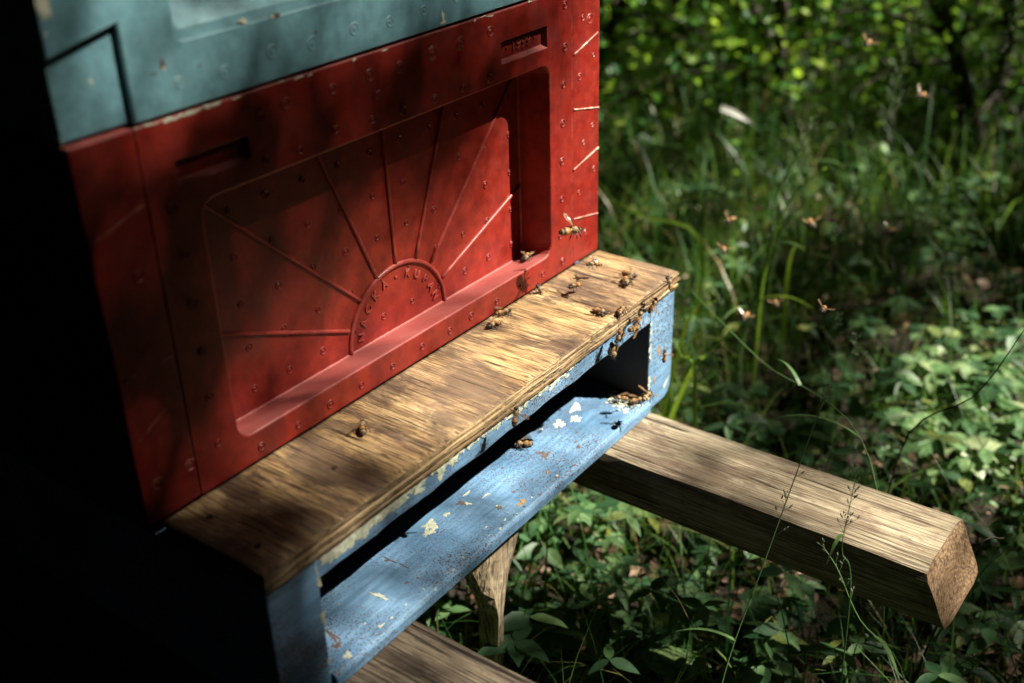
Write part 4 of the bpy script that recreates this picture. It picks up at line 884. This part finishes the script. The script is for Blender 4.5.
# ------------------------------------------------------------------ unseen trees: crown shaped to dapple sunlight, ring added to block sky
Sv = np.array(S); E1 = nrm(np.cross(Sv, [0, 0, 1.0])); E2 = np.cross(E1, Sv)
ctrl = [  # x, y, z, share of sunlight that gets through to that spot (square root)
 (.48, 0, .215, .9), (.48, 0, .19, 1), (.48, 0, .14, 1.1), (.48, 0, .08, 1.1), (.48, 0, .24, .62), (.48, 0, .03, 1.1), (.44, 0, .1, 1), (.44, 0, .17, .75), (.44, 0, .205, .5), (.44, 0, .05, 1), (.40, 0, .205, .32), (.35, 0, .21, .28), (.25, 0, .21, .25), (.18, 0, .21, .22), (.1, 0, .2, .14), (.03, 0, .225, .12), (.03, 0, .2, .0), (.03, 0, .15, .0), (.03, 0, .1, .0), (.03, 0, .05, .0), (.03, 0, .02, .08), (.06, 0, .01, .38), (.06, 0, .1, .10), (.06, 0, .16, .10),
 (.1, 0, .01, .55), (.15, 0, .01, .6), (.2, 0, .01, .68), (.25, 0, .01, .75), (.3, 0, .01, .85), (.35, 0, .01, .85), (.4, 0, .01, 1),
 (.385, .03, .135, .62), (.38, .03, .1, .85), (.39, .03, .06, 1), (.35, .03, .06, .85), (.33, .03, .14, .30), (.33, .03, .1, .55), (.3, .03, .12, .32), (.3, .03, .05, .8), (.26, .03, .04, .75), (.27, .03, .09, .55), (.23, .03, .1, .4), (.25, .03, .14, .22), (.2, .03, .1, .36), (.2, .03, .14, .2), (.2, .03, .04, .65), (.15, .03, .04, .62), (.15, .03, .07, .45), (.15, .03, .11, .2), (.12, .03, .04, .48), (.1, .03, .08, .28), (.1, .03, .14, .12), (.3, .03, .17, .15), (.4, .03, .17, .25), (.15, .03, .17, .1), (.23, .03, .17, .15),
 (.03, -.03, 0, .22), (.03, -.07, 0, .22), (.08, -.03, 0, .42), (.08, -.07, 0, .35), (.12, -.02, 0, .7), (.12, -.07, 0, .45), (.15, -.04, 0, .75), (.16, -.07, 0, .6), (.2, -.03, 0, 1.1), (.2, -.07, 0, .85), (.3, -.03, 0, 1.1), (.3, -.07, 0, 1.1), (.4, -.03, 0, 1.1), (.4, -.07, 0, 1.1), (.48, -.03, 0, 1.1), (.48, -.07, 0, 1.1), (.25, -.05, 0, 1.1), (.35, -.05, 0, 1.1),
 (.03, -.09, -.05, .2), (.03, -.09, -.11, .15), (.07, -.06, -.11, .6), (.12, -.06, -.11, .65), (.16, -.06, -.11, .6), (.2, -.05, -.11, .65), (.25, -.05, -.11, .7), (.3, -.05, -.11, .8), (.35, -.05, -.11, 1.1), (.4, -.05, -.11, 1.1), (.48, -.09, -.06, 1.1), (.48, -.09, -.1, 1.1), (.2, -.09, -.115, .4), (.3, -.09, -.115, .6),
 (.42, -.08, -.125, 1), (.42, -.12, -.125, .85), (.42, -.16, -.125, .7), (.42, -.2, -.125, .55), (.42, -.24, -.125, .75), (.42, -.28, -.125, .9), (.42, -.32, -.125, 1), (.42, -.35, -.125, 1), (.45, -.2, -.125, .5), (.42, -.37, -.15, .55), (.1, -.13, -.125, .6), (.09, -.17, -.125, .6), (.2, 0, .28, .46), (.3, 0, .28, .5), (.4, 0, .28, .55), (.1, 0, .3, .40), (.02, 0, .27, .40), (.47, 0, .29, .5), (.3, 0, .34, .45), (.1, 0, .36, .4), (.45, 0, .34, .4), (.2, 0, .31, .6), (.3, 0, .31, .6), (.12, 0, .26, .46), (.25, 0, .255, .46), (.37, 0, .255, .48),
 (.27, -.06, -.15, .9), (.28, -.06, -.18, .75), (.29, -.06, -.21, .6), (.29, -.06, -.26, .3), (.30, -.06, -.32, .2), (.52, .06, -.36, 1), (.516, -.06, -.37, .9), (.589, -.08, -.37, .2), (.44, -.09, -.37, .05), (.37, -.02, -.37, .05), (.46, -.21, -.37, .05), (.60, -.25, -.37, .3), (.62, -.15, -.36, .9), (.64, -.22, -.36, .7),
 (1.35, .25, -.2, .3), (1.5, .1, -.2, .35), (1.6, .4, -.2, .35), (1.25, .45, -.2, .45), (1.4, -.1, -.2, .4), (1.75, .2, -.25, .4), (.70, -.10, -.37, .2), (.75, -.2, -.37, .3), (.50, -.28, -.37, .2), (.68, -.33, -.37, .25),
 (.93, .02, -.05, 1.1), (.92, .02, -.12, 1.1), (.90, .02, -.20, 1.1), (.655, -.04, -.17, 1.1), (.667, -.06, -.135, 1.1), (.733, .0, -.14, 1.1), (.616, -.03, -.155, 1.1), (1.32, .26, -.13, 1.1),
 (.812, .022, -.086, 1), (.715, -.02, -.077, 1), (.849, -.06, -.084, 1), (1.064, -.095, .014, 1), (1.056, -.025, .07, 1),
 (1.0, -.22, -.36, 1.1), (1.06, -.18, -.36, 1.1), (.9, -.3, -.36, 1.1), (.92, -.2, -.36, 1.1), (1.1, -.26, -.36, 1.1), (1.0, -.28, -.36, 1.1), (1.15, -.15, -.34, .9), (1.2, -.2, -.3, .7), (.85, -.25, -.37, 1), (1.08, .03, -.3, .3), (.9, .1, -.3, .2), (1.08, .33, -.3, .4), (.8, 0, -.3, .15), (.85, -.08, -.3, .2), (.95, -.05, -.3, .3), (.88, .08, -.25, .15), (.75, .2, -.3, .2)]
ctrl += [(x, 0, z, 0) for x in (-.03, -.08, -.13) for z in (-.1, -.05, 0, .05, .1, .15, .2, .25)]
ctrl = [c for c in ctrl if not (c[1] == 0 and c[2] > .246)] + [(x, 0, z, .58 if x < .4 else .66) for x in (.02, .07, .12, .18, .24, .30, .36, .42, .48) for z in (.262, .29, .32, .35)]
C = np.array(ctrl); Cuv = np.stack([C[:, :3] @ E1, C[:, :3] @ E2], 1); Ct = np.minimum(C[:, 3], 1.0) ** 2
def vnoise(u, v, s, k): return np.array([mnoise.noise(Vector((a / s, b_ / s, k))) for a, b_ in zip(u, v)])
def transmit(u, v):
    d2 = (u[:, None] - Cuv[None, :, 0]) ** 2 + (v[:, None] - Cuv[None, :, 1]) ** 2 + 1e-5
    w = 1 / d2 ** 2; near = (w * Ct).sum(1) / w.sum(1); dm = np.sqrt(d2.min(1))
    nz = vnoise(u, v, .20, 1.3) + .55 * vnoise(u, v, .09, 7.7); far = nz
    w0 = u[:, None] * E1 + v[:, None] * E2; tg = (-.25 - w0[:, 2]) / Sv[2]; gp = w0 + tg[:, None] * Sv; rel = gp[:, :2] - camp[:2]
    dist = np.hypot(rel[:, 0], rel[:, 1]); an = np.degrees(np.arctan2(rel @ rth[:2], rel @ fwh[:2])); far = np.clip((far - .02 + np.clip((dist - 1.9) / .4, 0, 1) * .32 - .05) / .16, 0, 1) * .98 + .015; far = np.where((dist > .4) & (dist < 4.8) & (an > -6) & (an < 29), far, .012)
    f = np.clip((dm - .05) / .10, 0, 1); return near * (1 - f) + far * f
def sun_leaves(n, ext, hole, size, tlo, thi):
    u = rng.uniform(-ext, ext, n); v = rng.uniform(-ext, ext, n); out = np.maximum(np.abs(u), np.abs(v)) > hole; u, v = u[out], v[out]
    Tm = np.clip(transmit(u, v), .015, 1); lam = -np.log(Tm); lam[Tm > .90] = 0
    area = size * size * .42 * .80; dens_c = n / (2 * ext) ** 2; keep = rng.random(len(u)) < lam / (area * dens_c); u, v = u[keep], v[keep]
    t = rng.uniform(tlo, thi, len(u)); return u[:, None] * E1 + v[:, None] * E2 + t[:, None] * Sv, np.full(len(u), size)
P1, L1 = sun_leaves(110000, .95, -1, .022, 4.2, 5.6)
P2, L2 = sun_leaves(180000, 4.2, .95, .075, 4.5, 7.5)
P = np.concatenate([P1, P2]); L = np.concatenate([L1, L2]); k = P[:, 2] > 1.3; P, L = P[k], L[k]
Nn = nrm(Sv + rng.normal(0, .35, P.shape)); D = np.cross(Nn, rng.normal(0, 1, P.shape))
V, F = leaf_arrays(P, D, Nn, L, L, QUAD_V, QUAD_F)
def trunk(parent, base, top, r):
    bm = bmesh.new(); c = curve_pts([base, Vector(base).lerp(Vector(top), .5) + Vector((.1, -.08, 0)), top], 12); tube(bm, c, [lerp(r, r * .35, i / 12) for i in range(13)], 10)
    for i in range(5):
        q = c[6 + i]; a = i * 2.1; tube(bm, [q, q + Vector((math.cos(a), math.sin(a), .7))], [r * .3, r * .1], 6)
    obj('trunk', bm, M['bark'], parent)
tree = thing('shade_tree', 'broadleaf tree standing outside the view on the sunny side of the hive', 'tree', (.9, -5.4, G), 'trees around the clearing')
trunk(tree, (.9, -5.4, G), (1.1, -4.9, 4.4), .14); np_mesh('crown', V, F, M['canopy'], tree)
nT = 7  # ring of leaf shells added to keep sky light off the hive
for i in range(nT):
    a0 = 2 * math.pi * i / nT; n = 13000
    a = a0 + rng.uniform(-.5, .5, n) * 2 * math.pi / nT * 1.1; el = np.arcsin(rng.uniform(-.02, 1, n)); rad = rng.uniform(6.0, 7.6, n)
    P = np.stack([rad * np.cos(el) * np.cos(a), rad * np.cos(el) * np.sin(a), rad * np.sin(el)], 1) + np.array([.4, .1, -.2])
    u = P @ E1; v = P @ E2; t = P @ Sv; keep = ~((np.abs(u) < 3.4) & (np.abs(v) < 3.4) & (t > 0)) & (P[:, 2] > -.35)
    P = P[keep]; n = len(P); L = rng.uniform(.16, .34, n)
    rd = nrm(P); Nn = nrm(rd + rng.normal(0, .5, P.shape)); D = np.cross(Nn, rng.normal(0, 1, P.shape)); V, F = leaf_arrays(P, D, Nn, L, L * .9, QUAD_V, QUAD_F)
    bx, by = 6.6 * math.cos(a0) + .4, 6.6 * math.sin(a0)
    tr = thing('shade_tree', f'tree outside the view, added to block sky light, on the {["east", "north east", "north west", "west", "south west", "south", "south east"][i]} side of the clearing', 'tree', (bx, by, G), 'trees around the clearing')
    trunk(tr, (bx, by, G), (bx * .93, by * .93, 4.2), .13); np_mesh('crown', V, F, M['canopy'], tr)
